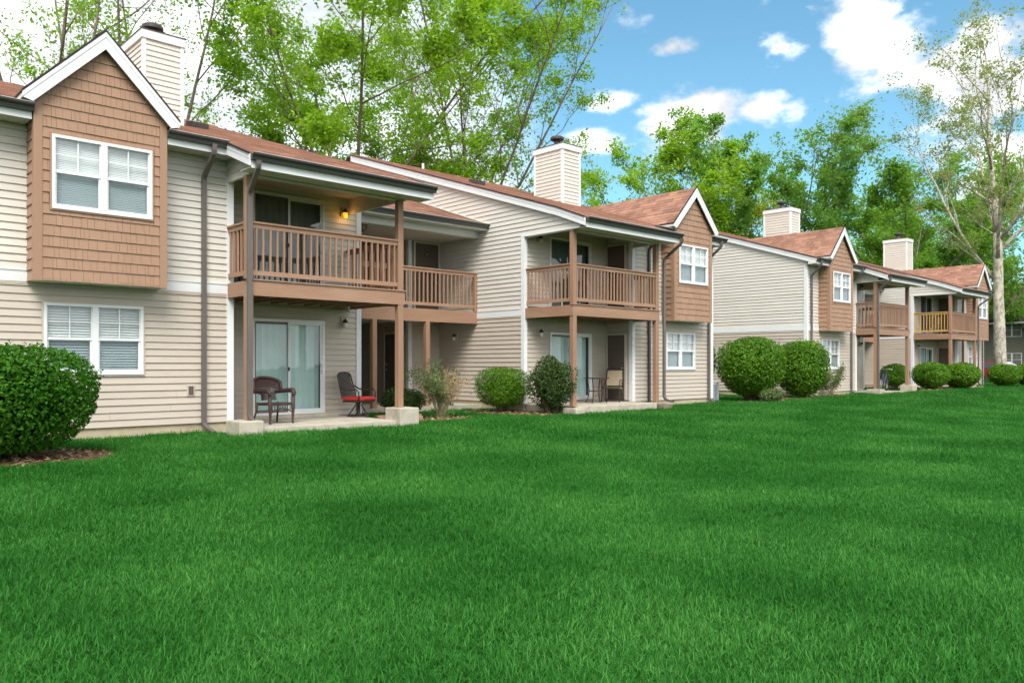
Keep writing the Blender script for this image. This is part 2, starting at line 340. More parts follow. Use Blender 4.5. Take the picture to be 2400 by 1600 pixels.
def window(root, P, u0, u1, z0, z1, blind='blind', casing=None, tilt=.35, pitch=.029):
    fr = MB(); w = .048
    P.box(fr, u0, u1, -.06, .045, z1 - w, z1); P.box(fr, u0, u1, -.06, .050, z0, z0 + w * 1.1)
    P.box(fr, u0, u0 + w, -.06, .043, z0 + w * 1.1, z1 - w); P.box(fr, u1 - w, u1, -.06, .043, z0 + w * 1.1, z1 - w)
    um = (u0 + u1) / 2; P.box(fr, um - .05, um + .05, -.06, .041, z0 + w * 1.1, z1 - w)
    wo = obj('window', fr, M['vinyl'], root)
    if casing:
        cb = MB(); g = .028
        P.box(cb, u0 - g, u1 + g, 0, .034, z1 + .001, z1 + g); P.box(cb, u0 - g, u1 + g, 0, .036, z0 - g, z0 - .001)
        P.box(cb, u0 - g, u0 - .001, 0, .032, z0 - .001, z1 + .001); P.box(cb, u1 + .001, u1 + g, 0, .032, z0 - .001, z1 + .001)
        obj('casing', cb, casing, wo)
    zm = (z0 + z1) / 2 + .01
    for a, b in ((u0 + w, um - .05), (um + .05, u1 - w)):
        s = MB(); q = .03
        P.box(s, a, b, -.035, .022, zm - .024, zm + .024)                                   # meeting rail
        P.box(s, a, a + .016, -.02, .016, zm + .024, z1 - w); P.box(s, b - .016, b, -.02, .016, zm + .024, z1 - w)
        P.box(s, a, a + q, -.04, .006, z0 + w * 1.1, zm - .024); P.box(s, b - q, b, -.04, .006, z0 + w * 1.1, zm - .024)
        P.box(s, a + q, b - q, -.04, .004, z0 + w * 1.1, z0 + w * 1.1 + .035); obj('sash', s, M['vinyl'], wo)
        mu = MB(); c = (a + b) / 2; h = (zm + .024 + z1 - w) / 2
        P.box(mu, c - .009, c + .009, -.004, .012, zm + .024, z1 - w); P.box(mu, a + .016, b - .016, -.005, .011, h - .009, h + .009); obj('muntin', mu, M['vinyl'], wo)
        pa = MB(); pa.quad(P(a, -.006, zm), P(b, -.006, zm), P(b, -.006, z1 - w), P(a, -.006, z1 - w)); obj('pane', pa, M['glass'], wo)
        pb = MB(); pb.quad(P(a, -.02, z0 + w), P(b, -.02, z0 + w), P(b, -.02, zm), P(a, -.02, zm)); obj('pane', pb, M['glass'], wo)
        sc = MB(); sc.quad(P(a + q, -.004, z0 + w + .03), P(b - q, -.004, z0 + w + .03), P(b - q, -.004, zm - .02), P(a + q, -.004, zm - .02)); obj('insect_screen', sc, M['screen'], wo)
        bl = MB(); z = z0 + w
        while z < z1 - w:
            dz = pitch * .90; jt = rng.uniform(-.0015, .0015); bl.quad(P(a, -.070 + pitch * .4 * tilt, z + jt), P(b, -.070 + pitch * .4 * tilt, z - jt), P(b, -.070 - pitch * .4 * tilt, z + dz - jt), P(a, -.070 - pitch * .4 * tilt, z + dz + jt)); z += pitch
        obj('blind', bl, M[blind], wo)
    rm = MB(); P.box(rm, u0 + .01, u1 - .01, -.75, -.115, z0 + .01, z1 - .01); rm.f = [f for i, f in enumerate(rm.f) if i != 4]; obj('interior', rm, M['room'], wo)
    return wo
def slider(root, P, u0, u1, z0, z1, cover='vblind', bars=0, gl='dglass'):
    fr = MB(); w = .06
    P.box(fr, u0, u1, -.06, .05, z1 - w, z1); P.box(fr, u0, u1, -.06, .055, z0, z0 + .05)
    P.box(fr, u0, u0 + w, -.06, .048, z0 + .05, z1 - w); P.box(fr, u1 - w, u1, -.06, .048, z0 + .05, z1 - w)
    d = obj('sliding_door', fr, M['vinyl'], root); um = (u0 + u1) / 2
    for k, (a, b, off) in enumerate(((u0 + w, um + .03, -.01), (um - .03, u1 - w, .026))):
        s = MB(); q = .05
        P.box(s, a, b, off - .02, off + .008, z1 - w - q, z1 - w - .001); P.box(s, a, b, off - .02, off + .008, z0 + .051, z0 + .05 + q * 1.3)
        P.box(s, a, a + q, off - .02, off + .006, z0 + .05 + q * 1.3, z1 - w - q); P.box(s, b - q, b, off - .02, off + .006, z0 + .05 + q * 1.3, z1 - w - q)
        obj('door_leaf', s, M['vinyl'] if k else M['spout'], d)
        p = MB(); p.quad(P(a + q, off - .008, z0 + .1), P(b - q, off - .008, z0 + .1), P(b - q, off - .008, z1 - w - q), P(a + q, off - .008, z1 - w - q)); obj('pane', p, M[gl], d)
    h = MB(); h.tube([P(u1 - w - .03, .03, z0 + .9), P(u1 - w - .045, .075, z0 + .93), P(u1 - w - .045, .075, z0 + 1.1), P(u1 - w - .03, .03, z0 + 1.13)], .011); obj('handle', h, M['vinyl'], d)
    lk = MB(); P.box(lk, um - .04, um, .0345, .05, z0 + .97, z0 + 1.05); obj('lock', lk, M['black'], d)
    bl = MB(); u = u0 + w; k = 0
    while u < u1 - w:
        e = min(u + .088, u1 - w); o1, o2 = (-.14, -.165) if k % 2 else (-.165, -.14)
        bl.quad(P(u, o1, z0 + .06), P(e, o2, z0 + .06), P(e, o2, z1 - w), P(u, o1, z1 - w)); u += .08; k += 1
    obj('vertical_blind', bl, M[cover], d)
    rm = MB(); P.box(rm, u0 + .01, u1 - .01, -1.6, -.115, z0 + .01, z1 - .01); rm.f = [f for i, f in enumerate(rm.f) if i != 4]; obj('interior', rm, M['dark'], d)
    return d
def dirbox(mb, a, b, w, z0, z1):
    a = np.array(a[:2], float); b = np.array(b[:2], float); t = (b - a) / np.linalg.norm(b - a); n = np.array([-t[1], t[0]]) * w / 2
    p = [a - n, b - n, b + n, a + n]
    mb.add([(*q, z0) for q in p] + [(*q, z1) for q in p], [(0, 3, 2, 1), (4, 5, 6, 7), (0, 1, 5, 4), (1, 2, 6, 5), (2, 3, 7, 6), (3, 0, 4, 7)]); return mb
def railing(root, a, b, zt, zb, sp, m='brown', single=True, w=.036):
    mb = MB(); dirbox(mb, a, b, .10, zt - .035, zt); dirbox(mb, a, b, .042, zt - .125, zt - .036); dirbox(mb, a, b, .042, zb, zb + .088)
    r = obj('railing', mb, M['brownh'] if m == 'brown' else M[m], root)
    a = np.array(a, float); b = np.array(b, float); L = np.linalg.norm(b - a); t = (b - a) / L; n = int(L / sp); al = MB(); nn = np.array([-t[1], t[0]])
    for i in range(n):
        u = (i + .5) * L / n; q = a + t * u; mb = MB() if single else al
        lean = rng.uniform(-.008, .008); h = w / 2
        sgn = 1
        v = [(*(q + t * (x * h) + nn * y * h), zb + .03) for x, y in ((-1, -1), (1, -1), (1, 1), (-1, 1))] + [(*(q + t * (x * h + lean) + nn * y * h), zt - .06) for x, y in ((-1, -1), (1, -1), (1, 1), (-1, 1))]
        mb.add(v, [(0, 3, 2, 1), (4, 5, 6, 7), (0, 1, 5, 4), (1, 2, 6, 5), (2, 3, 7, 6), (3, 0, 4, 7)])
        if single: obj('baluster', mb, M[m], r)
    if not single: obj('balusters', al, M[m], r, kind='stuff')
    return r
def post(root, x, y, z0, z1, w=.135):
    o = obj('post', MB().box(x - w / 2, x + w / 2, y - w / 2, y + w / 2, z0, z1), M['brown'], root, bevel=.006); return o
def gutter(root, x0, x1, y, zt, h=.125, d=.125):
    """K-style gutter, y = its back, runs along x"""
    pr = [(0, 0), (0, -h), (-d * .55, -h), (-d * .68, -h * .55), (-d * .95, -h * .28), (-d, -.012), (-d, 0.004), (-d + .012, .004), (-d + .012, -.02), (-.01, -.03)]
    o = obj('gutter', MB().extr([(x0, y + a, zt + b) for a, b in pr], (x1 - x0, 0, 0)), M['gutter'], root)
    e = MB().box(x0 + .01, x1 - .01, y - d - .004, y - d + .016, zt + .0045, zt + .010); obj('gutter_lip', e, M['white'], o)
    return o
def spout(root, pts, side, w=.082, d=.06, m='spout'):
    P = [np.array(p, float) for p in pts]; q = [P[0]]
    for i in range(1, len(P) - 1):                      # round the elbows a little
        a = P[i] + (P[i - 1] - P[i]) / np.linalg.norm(P[i - 1] - P[i]) * min(.07, np.linalg.norm(P[i - 1] - P[i]) * .45); b = P[i] + (P[i + 1] - P[i]) / np.linalg.norm(P[i + 1] - P[i]) * min(.07, np.linalg.norm(P[i + 1] - P[i]) * .45)
        q += [a, (a + b + 2 * P[i]) / 4, b]
    q.append(P[-1]); o = obj('downspout', MB().rtube(q, w, d, side), M[m], root)
    L = max(range(len(P) - 1), key=lambda i: np.linalg.norm(P[i + 1] - P[i])); a, b = P[L], P[L + 1]
    for t in (.3, .75):
        c = a + (b - a) * t; mbb = MB().rtube([c + (b - a) / np.linalg.norm(b - a) * -.012, c + (b - a) / np.linalg.norm(b - a) * .012], w + .006, d + .006, side); obj('strap', mbb, M[m], o)
    return o
def shingle_slope(x0, x1, y0, z0, y1, z1, e=.132, th=.010):
    """roof plane in x, rising from (y0,z0) to (y1,z1), as stepped shingle courses"""
    mb = MB(); n = max(1, int(math.hypot(y1 - y0, z1 - z0) / e)); dy = (y1 - y0) / n; dz = (z1 - z0) / n
    for i in range(n):
        a, b = y0 + dy * i, y0 + dy * (i + 1); c, d = z0 + dz * i, z0 + dz * (i + 1); l = th
        mb.quad((x0, a, c + l), (x1, a, c + l), (x1, b, d), (x0, b, d)); mb.quad((x0, a, c), (x1, a, c), (x1, a, c + l), (x0, a, c + l))
    return mb
def chimney(root, x0, x1, y0, y1, zb, zt, single):
    c = obj('chimney', MB().box(x0 + .03, x1 - .03, y0 + .03, y1 - .03, zb - .6, zt - .05), M['cream'], root)
    for P, a, b in ((front(y0 + .03), x0, x1), (leftf(x0 + .03), y0, y1), (rightf(x1 - .03), y0, y1)):
        if P.N == (1, 0): siding(c, P, a + .05, b - .05, zb - .5, zt - .2, M['cream'], single=False)
        else: siding(c, P, a + .08, b - .08, zb - .5, zt - .2, M['cream'], single=single)
    w = .085
    for (xa, ya, sx, sy) in ((x0, y0, 1, 1), (x1, y0, -1, 1), (x0, y1, 1, -1), (x1, y1, -1, -1)):
        t = MB()
        t.box(min(xa, xa + sx * w), max(xa, xa + sx * w), min(ya, ya + sy * .03), max(ya, ya + sy * .03), zb - .6, zt - .2)
        t.box(min(xa, xa + sx * .03), max(xa, xa + sx * .03), min(ya + sy * .03, ya + sy * w), max(ya + sy * .03, ya + sy * w), zb - .6, zt - .2)
        obj('corner_trim', t, M['white'], c)
    obj('cap_band', MB().box(x0 - .025, x1 + .025, y0 - .025, y1 + .025, zt - .21, zt - .012), M['white'], c, bevel=.006)
    obj('cap_plate', MB().box(x0 - .04, x1 + .04, y0 - .04, y1 + .04, zt - .012, zt + .006), M['cap'], c)
    cx, cy = (x0 + x1) / 2, (y0 + y1) / 2
    obj('flue', MB().lathe([(.22, 0), (.13, .06), (.11, .07), (.11, .30)], (cx, cy, zt + .006), 14), M['spout'], c, smooth=True)
    obj('flue_cap', MB().lathe([(.21, .28), (.245, .30), (.245, .37), (.20, .41), (.05, .44)], (cx, cy, zt + .006), 20), M['cap'], c, smooth=False)
    return c
def bay(root, x0, x1, yw, yf, shing):
    """cantilevered shake bay with its own steep gable. shing: 'each', 'row' or 'all'"""
    zb, ze = 2.68, 5.66; xc = (x0 + x1) / 2; sl = 1.04; ap = ze + (x1 - x0) / 2 * sl - .04
    core = MB()
    hole = (xc - .79, xc + .79, 3.86, 5.075); P = front(yf)
    core2 = MB()
    for (a, b, c, d) in subtract([(x0 + .01, x1 - .01, zb + .02, ze)], hole): P.box(core2, a, b, -.12, -.002, c, d)
    core2.extr([(x0 + .01, yf + .002, ze), (x1 - .01, yf + .002, ze), (xc, yf + .002, ap)], (0, .12, 0))
    core2.box(x0 + .01, x0 + .12, yf + .12, yw, zb + .02, ze + .05); core2.box(x1 - .12, x1 - .01, yf + .12, yw, zb + .02, ze + .05)
    b = obj('bay', core2, M['shake'], root)
    obj('bay_soffit', MB().box(x0 + .006, x1 - .006, yf + .006, yw - .001, zb, zb + .02), M['soffit'], b)
    # corner boards and bottom board
    w = .105
    obj('corner_board', MB().box(x0 - .022, x0 + w, yf - .024, yf - .0005, zb - .012, ze + .06).box(x0 - .022, x0 - .0005, yf, yf + .10, zb - .012, ze + .02), M['shake'], b)
    obj('corner_board', MB().box(x1 - w, x1 + .022, yf - .024, yf - .0005, zb - .012, ze + .06).box(x1 + .0005, x1 + .022, yf, yf + .10, zb - .012, ze + .02), M['shake'], b)
    e = .1767; rows = []; z = 5.534 - e * 20
    while z < ap:
        if z + e > zb: rows.append((max(z, zb), z + e))
        z += e
    hps = [(1, 1 / sl, xc + ap / sl), (-1, 1 / sl, -xc + ap / sl)]
    hole2 = (hole[0] - .03, hole[1] + .03, hole[2] - .03, hole[3] + .03); r2 = random.Random(int(x0 * 100))
    allmb = MB()
    for (za, zc) in rows:
        rowmb = MB(); u = x0 + w + .001; lim = x1 - w - .001
        while u < lim - .01:
            wd = r2.choice([.055, .075, .095, .11, .13, .15, .17, .2]); v = min(u + wd, lim)
            if lim - v < .05: v = lim
            for (a, bb, c, d) in subtract([(u + .002, v - .002, za, zc)], hole2):
                poly = clip_poly([(a, c), (bb, c), (bb, d), (a, d)], hps)
                if len(poly) < 3: continue
                mb = MB() if shing == 'each' else (rowmb if shing == 'row' else allmb)
                wedge(mb, P, poly, za, za + e, .021 + r2.uniform(-.002, .003), .006)
                if shing == 'each': obj('shingle', mb, M['shake'], b)
            u = v
        if shing == 'row' and rowmb.v: obj('shingle_row', rowmb, M['shake'], b)
    if shing == 'all': obj('shingles', allmb, M['shake'], b, kind='stuff')
    for Pp in (leftf(x0), rightf(x1)):
        siding(b, Pp, yf + .10, yw - .001, zb, ze + .05, M['shake'], single=(shing != 'all' and Pp.N == (-1, 0)), name='shingle_row', e=e)
    window(root, P, hole[0], hole[1], hole[2], hole[3], casing=M['shake'])
    # gable roof: two slopes running back into the main roof
    hw = (x1 - x0) / 2 + .20; yo = yf - .14; za = ap + .245; zv = za - hw * sl
    def yback(z): return 14.72 + (z - 5.50) / .325
    g = MB(); n = 12
    for sx in (-1, 1):
        for i in range(n):
            t0, t1 = i / n, (i + 1) / n; xa, xb = xc + sx * hw * (1 - t0), xc + sx * hw * (1 - t1); z0_, z1_ = zv + (za - zv) * t0, zv + (za - zv) * t1; l = .012
            q = [(xa, yo, z0_ + l), (xa, yback(z0_) + .3, z0_ + l), (xb, yback(z1_) + .3, z1_), (xb, yo, z1_)]
            r = [(xa, yo, z0_), (xa, yback(z0_) + .3, z0_), (xa, yback(z0_) + .3, z0_ + l), (xa, yo, z0_ + l)]
            g.quad(*(q if sx < 0 else q[::-1])); g.quad(*(r if sx < 0 else r[::-1]))
    go = obj('gable_roof', g, M['roofg'], root)
    for sx in (-1, 1):
        dk = MB(); dk.extr([(xc + sx * (hw + .012), yo - .012, zv - .02), (xc + sx * (hw + .012), yo - .012, zv + .022), (xc, yo - .012, za + .03), (xc, yo - .012, za - .012)], (0, .03, 0))
        dk.extr([(xc + sx * hw, yo + .018, zv - .03), (xc + sx * hw, yo + .018, zv - .004), (xc + sx * (hw + .012), yo + .018, zv + .014), (xc + sx * (hw + .012), yo + .018, zv - .02)], (0, yback(zv) - yo, 0))
        obj('roof_edge', dk, M['edge'], go)
        fa = MB(); D = .235
        fa.extr([(xc + sx * hw, yo, zv - .012), (xc, yo, za - .012), (xc, yo, za - .012 - D * 1.25), (xc + sx * (hw - D * .62), yo, zv + .62 * D * sl - D * 1.25), (xc + sx * hw, yo, zv - .10)], (0, .024, 0))
        fa.extr([(xc + sx * (hw + .004), yo - .008, zv - .02), (xc, yo - .008, za - .014), (xc, yo - .008, za - .10), (xc + sx * (hw + .004), yo - .008, zv - .095)], (0, .0075, 0))
        obj('fascia', fa, M['white'], go)
        so = MB(); so.quad((xc + sx * hw, yo + .02, zv - .10), (xc + sx * hw, yback(zv), zv - .10), (xc + sx * (x1 - x0) / 2, yback(zv), zv - .10 + .02), (xc + sx * (x1 - x0) / 2, yo + .02, zv - .08))
        so.extr([(xc + sx * hw, yo + .025, zv - .10), (xc + sx * hw, yo + .025, zv - .02), (xc + sx * (hw - .02), yo + .025, zv - .02), (xc + sx * (hw - .02), yo + .025, zv - .10)], (0, yback(zv) - yo + .3, 0))
        so.quad((xc + sx * (hw - .02), yo + .022, zv + .02 - .10), (xc, yo + .022, za - .10), (xc, yf, za - .10), (xc + sx * (hw - .02), yf, zv + .02 - .10)); obj('soffit', so, M['soffit'], go)
    return b
def rake(parent, x, pts, th=.03, D=.21, out=-1):
    """white rake board on the gable end at x following the roof line pts [(y,z)...], outward = sign of x"""
    o = MB(); o2 = MB()
    for (a, b) in zip(pts[:-1], pts[1:]):
        o.extr([(x, a[0], a[1] - .02), (x, b[0], b[1] - .02), (x, b[0], b[1] - .02 - D), (x, a[0], a[1] - .02 - D)], (-out * th, 0, 0))
        o.extr([(x + out * .008, a[0], a[1] - .021), (x + out * .008, b[0], b[1] - .021), (x + out * .008, b[0], b[1] - .105), (x + out * .008, a[0], a[1] - .105)], (-out * .0078, 0, 0))
        o2.extr([(x + out * .03, a[0], a[1] + .014), (x + out * .03, b[0], b[1] + .014), (x + out * .03, b[0], b[1] - .02), (x + out * .03, a[0], a[1] - .02)], (-out * .045, 0, 0))
    r = obj('rake_board', o, M['white'], parent); obj('roof_edge', o2, M['edge'], r); return r
def lamp(name, P, u, z, label, mt='lampglass', dx=0):
    """small wall lantern: back plate, hood, glass"""
    x, y, _ = P(u, 0, 0); t = thing(name, label, 'wall lamp', (x + dx, y, z), 0, 'outdoor wall lamps'); U = P.U; N = P.N
    Q = Pl(0, 0, U, N); a = MB(); Q.box(a, -.075, .075, .0, .025, -.11, .11); obj('back_plate', a, M['tan'], t, bevel=.004)
    b = MB(); b.tube([Q(0, .02, .02), Q(0, .07, .05), Q(0, .10, .02)], .014); c = Q(0, .10, 0)
    b.lathe([(.065, -.02), (.055, .02), (.03, .05), (.012, .075), (.004, .095)], c, 8); obj('hood', b, M['lampdark'], t)
    g = MB(); g.lathe([(.025, -.135), (.042, -.12), (.052, -.06), (.055, -.021)], c, 10); obj('glass_shade', g, M[mt], t, smooth=True)
    return t
# ------------------------------------------------------------------ the apartment building (two of them, same plan)
def RZ(y): return 5.50 + .325 * (y - 14.72) if y >= 14.72 else 5.50 + .39 * (y - 14.72)   # roof surface height
YR, ZR = 24.9, RZ(24.9)
def building(label, dx, near):
    root = thing('apartment_building', label, 'building', (dx, 0, 0), 0, 'two-storey apartment buildings')
    ind = near
    Z0, ZB0, ZB1, ZS = .20, 2.665, 2.88, 5.27
    # --- foundations
    for bx in ((2.265, 6.725, 15.215, 15.5, Z0 + .02), (19.215, 23.485, 15.165, 15.45, Z0 + .02), (2.265, 2.5, 15.5, 34, Z0 + .02), (23.25, 23.485, 15.45, 34, Z0 + .02), (15.595, 15.9, 16.15, 20, .30), (10.2, 10.44, 16.5, 20, .25)):
        obj('foundation', MB().box(*bx[:4], -.5, bx[4]), M['found'], root)
    # --- front wall, left
    def trimcorner(x, y, sx, z0, z1, w=.10):
        t = MB(); t.box(min(x, x + sx * w), max(x, x + sx * w), y - .034, y - .0005, z0, z1)
        t.box(min(x, x - sx * .034), max(x, x - sx * .034), y - .034, y + w, z0, z1); return obj('corner_trim', t, M['white'], root)
    P = front(15.2); w = wallback(root, P, 2.25, 6.74, Z0, ZS, M['tan'], [(3.50, 5.08, 1.13, 2.35), (3.45, 5.12, 3.8, 5.1)])
    hl = [(3.455, 5.105, 1.105, 2.375)]; hb = [(3.25, 5.31, 2.6, 5.7)]
    n = siding(w, P, 2.35, 6.64, Z0, ZB0, M['tan'], hl, single=ind, seams=.45); n += siding(w, P, 2.35, 6.64, ZB1, ZS, M['cream'], hb, single=ind)
    bb = MB()
    for (a, b) in ((2.35, 3.25), (5.31, 6.64)): bb.box(a, b, 15.2 - .03, 15.2 - .001, ZB0 + .012, ZB1 - .02); bb.box(a, b, 15.2 - .042, 15.2 - .001, ZB1 - .0199, ZB1 - .001)
    bb.box(3.25, 5.31, 15.2 - .03, 15.199, ZB0 + .012, 2.679); obj('band_board', bb, M['white'], w); obj('drip_channel', MB().box(2.35, 6.64, 15.2 - .026, 15.199, ZB0 - .03, ZB0 + .0119), M['tan'], w)
    trimcorner(6.74, 15.2, -1, Z0 - .02, 5.0); trimcorner(2.25, 15.2, 1, Z0, ZS)
    window(root, P, 3.48, 5.08, 1.13, 2.35, casing=M['tan'], tilt=.9, pitch=.047); bay(root, 3.25, 5.31, 15.2, 14.72, 'each' if near else 'all')
    if near:
        x, z = 5.94, .82; oo = MB().box(x - .075, x + .075, 15.2 - .035, 15.2 - .001, z - .11, z + .11); ob = obj('outlet_box', oo, M['tan'], w, bevel=.008)
        obj('outlet_cover', MB().box(x - .045, x + .045, 15.2 - .042, 15.2 - .0352, z - .08, z + .08), M['door'], ob)
    # --- recess 1 back wall
    P = front(16.45); dl, du = (7.74, 9.5, .20, 2.31), (7.74, 9.5, 2.95, 5.07)
    w = wallback(root, P, 6.74, 10.45, .10, 5.22, M['tan'], [dl, du]); g = .02
    n += siding(w, P, 6.9, 10.35, .14, 2.6, M['tan'], [(dl[0] - g, dl[1] + g, .0, dl[3] + g)], single=ind); n += siding(w, P, 6.9, 10.35, 2.95, 5.21, M['cream'], [(du[0] - g, du[1] + g, 2.9, du[3] + g)], single=ind)
    slider(root, P, *dl); slider(root, P, *du, cover='vdark' , gl='glass')
    trimcorner(10.45, 16.45, -1, .12, 5.1)
    w = wallback(root, rightf(6.74), 15.2, 16.45, .1, 5.0, M['tan'], th=.1); siding(w, rightf(6.74), 15.3, 16.43, .14, 5.0, M['tan'], single=False)
    w = wallback(root, rightf(10.45), 16.45, 24.9, .1, 5.6, M['tan']); siding(w, rightf(10.45), 16.55, 19.9, .14, 5.6, M['tan'], single=False)
    # --- breezeway
    P = front(19.92); w = wallback(root, P, 14.4, 15.58, .1, 5.15, M['tan'])
    n += siding(w, P, 14.5, 15.57, .18, 2.5, M['tan'], single=False); n += siding(w, P, 14.5, 15.57, 2.95, 5.1, M['cream'], [(14.52, 15.57, 2.9, 5.11)], single=False)
    trimcorner(14.4, 19.92, 1, .14, 5.1, .09)
    d = obj('entry_door', MB().box(14.60, 15.49, 19.87, 19.915, 2.9, 5.03), M['door'], root)
    fr = MB().box(14.54, 14.60, 19.84, 19.916, 2.9, 5.09); fr.box(15.49, 15.55, 19.84, 19.916, 2.9, 5.09); fr.box(14.60, 15.49, 19.84, 19.916, 5.03, 5.09); obj('door_frame', fr, M['ceil'], d)
    np_ = MB().extr([(15.05 + .065 * math.cos(a) * 1.3, 19.868, 4.70 + .065 * math.sin(a)) for a in [i * math.pi / 6 for i in range(12)]], (0, -.012, 0)); obj('number_plate', np_, M['lampdark'], d)
    obj('knob', MB().lathe([(.005, 0), (.03, .01), (.03, .05), (.01, .06)], (0, 0, 0), 10).xf(Matrix.Translation((15.40, 19.87, 3.85)) @ Matrix.Rotation(R(90), 4, 'X')), M['brass'], d)
    if near:
        dn = MB().box(15.005, 15.018, 19.852, 19.8555, 4.67, 4.735); dn.box(15.04, 15.09, 19.852, 19.8555, 4.722, 4.735); dn.extr([(15.055, 19.852, 4.67), (15.068, 19.852, 4.67), (15.09, 19.852, 4.722), (15.077, 19.852, 4.722)], (0, .0035, 0)); dno = obj('door_number', dn, M['ceil'], d, kind='stuff')
    w = wallback(root, leftf(14.4), 19.92, 27, .1, 5.15, M['tan']); siding(w, leftf(14.4), 20.02, 27, .16, 5.1, M['tan'], [(20.15, 21.2, .1, 2.35)], single=False)
    dd = obj('entry_door', MB().box(14.35, 14.399, 20.2, 21.12, .16, 2.26), M['door'], root); obj('door_frame', MB().box(14.33, 14.399, 20.14, 20.2, .16, 2.32).box(14.33, 14.399, 21.12, 21.18, .16, 2.32).box(14.33, 14.399, 20.2, 21.12, 2.26, 2.32), M['ceil'], dd)
    obj('knob', MB().lathe([(.005, 0), (.03, .01), (.03, .05), (.01, .06)], (0, 0, 0), 10).xf(Matrix.Translation((14.35, 21.03, 1.15)) @ Matrix.Rotation(R(-90), 4, 'Y')), M['brass'], dd); obj('deadbolt', MB().box(14.325, 14.35, 21.0, 21.06, 1.28, 1.36), M['brass'], dd)
    w = wallback(root, front(19.92), 10.45, 11.6, .1, 5.15, M['tan']); siding(w, front(19.92), 10.46, 11.5, .18, 5.1, M['tan'], single=False)
    w = wallback(root, rightf(11.6), 19.92, 27, .1, 5.15, M['tan']); siding(w, rightf(11.6), 20, 27, .18, 5.1, M['tan'], single=False)
    wallback(root, front(27), 11.6, 14.4, .1, 5.15, M['tan'])
    obj('porch_floor', MB().box(10.44, 15.58, 17.9, 27, -.4, .14), M['conc'], root)
    obj('porch_ceiling', MB().box(10.46, 15.57, 18.25, 27, 5.10, 5.13), M['ceil'], root)
    wd = obj('walkway_deck', MB().box(10.46, 15.565, 18.14, 27, 2.62, 2.86), M['ceil'], root)
    obj('deck_fascia', MB().box(10.46, 15.565, 18.08, 18.139, 2.52, 2.875), M['brownh'], wd)
    railing(root, (10.5, 18.11), (15.54, 18.11), 4.03, 2.97, .140, single=ind)
    for x in (11.95, 13.72): post(root, x, 18.12, .14, 2.52)
    post(root, 15.50, 18.11, 2.875, 3.95, .09)
    hd = obj('header_beam', MB().box(10.46, 15.575, 18.04, 18.24, 5.06, 5.36), M['white'], root); obj('header_trim', MB().box(10.46, 15.575, 18.02, 18.26, 5.04, 5.0599), M['ceil'], hd)
    # --- right half: side wall with the long gable
    P = leftf(15.58)
    hpg = [(-.325, 1, 5.50 - .325 * 14.72 - .13), (-.39, 1, 5.50 - .39 * 14.72 - .15)]
    w = wallback(root, P, 16.1, 24.9, .25, 5.0, M['tan']); wallback(root, P, 13.95, 24.9, 4.92, 9.2, M['cream'], hps=hpg, name='gable_wall')
    n += siding(w, P, 16.2, 19.91, .245, ZB0, M['tan'], single=ind, seams=.25); n += siding(w, P, 16.2, 19.91, ZB1, ZB1 + EXP * 16, M['cream'], single=ind, seams=.2)
    zz = ZB1 + EXP * 16
    n += siding(w, P, 13.95, 20.5, zz, zz + EXP * 3, M['cream'], hps=hpg, single=ind)
    n += siding(w, P, 13.95, 24.9, zz + EXP * 3, 9.2, M['cream'], hps=hpg + [(.34, -1, .34 * 18.6 - 5.39)], single=ind)
    obj('gable_beam_trim', MB().box(15.58 - .036, 15.579, 14.0, 16.2, zz - .045, zz - .002), M['white'], w)
    bb = MB().box(15.58 - .03, 15.579, 16.2, 18.08, ZB0 + .012, ZB1 - .02); bb.box(15.58 - .042, 15.579, 16.2, 18.08, ZB1 - .0199, ZB1 - .001); obj('band_board', bb, M['white'], w); obj('drip_channel', MB().box(15.58 - .026, 15.579, 16.2, 18.08, ZB0 - .03, ZB0 + .0119), M['tan'], w)
    trimcorner(15.58, 16.1, 1, .22, zz - .05, .095)
    # --- recess 2
    P = front(16.15); dl, du = (16.64, 18.46, .27, 2.24), (16.63, 18.45, 2.95, 5.0)
    w = wallback(root, P, 15.58, 19.2, .15, 5.22, M['tan'], [dl, du])
    n += siding(w, P, 15.7, 19.19, .245, 2.6, M['tan'], [(dl[0] - g, dl[1] + g, 0, dl[3] + g)], single=False); n += siding(w, P, 15.7, 19.19, 2.95, 5.21, M['cream'], [(du[0] - g, du[1] + g, 2.9, du[3] + g)], single=False)
    slider(root, P, *dl); slider(root, P, *du, cover='vdark')
    P = leftf(19.2); w = wallback(root, P, 15.15, 16.15, .15, 5.22, M['tan'])
    for (za, zt, ze) in ((.245, 2.25, 2.6), (2.95, 4.98, 5.21)):
        n += siding(w, P, 15.25, 16.12, za, ze, M['tan'] if za < 1 else M['cream'], [(15.32, 16.1, za - .1, zt + .03)], single=False)
        d = obj('closet_door', MB().box(19.14, 19.19, 15.40, 16.06, za, zt - .04), M['door'], root); obj('door_frame', MB().box(19.13, 19.199, 15.34, 15.40, za, zt).box(19.13, 19.199, 16.06, 16.11, za, zt).box(19.13, 19.199, 15.40, 16.06, zt - .04, zt), M['ceil'], d)
        obj('knob', MB().lathe([(.005, 0), (.028, .01), (.028, .045), (.01, .055)], (0, 0, 0), 10).xf(Matrix.Translation((19.14, 15.47, za + .95)) @ Matrix.Rotation(R(-90), 4, 'Y')), M['brass'], d)
    # --- front wall, right
    P = front(15.15); w = wallback(root, P, 19.2, 23.5, Z0, ZS, M['tan'], [(20.90, 22.44, 1.15, 2.33), (20.85, 22.5, 3.8, 5.1)])
    n += siding(w, P, 19.3, 23.4, Z0, ZB0, M['tan'], [(20.855, 22.485, 1.125, 2.355)], single=False); n += siding(w, P, 19.3, 23.4, ZB1, ZS, M['cream'], [(20.65, 22.69, 2.6, 5.7)], single=False)
    bb = MB()
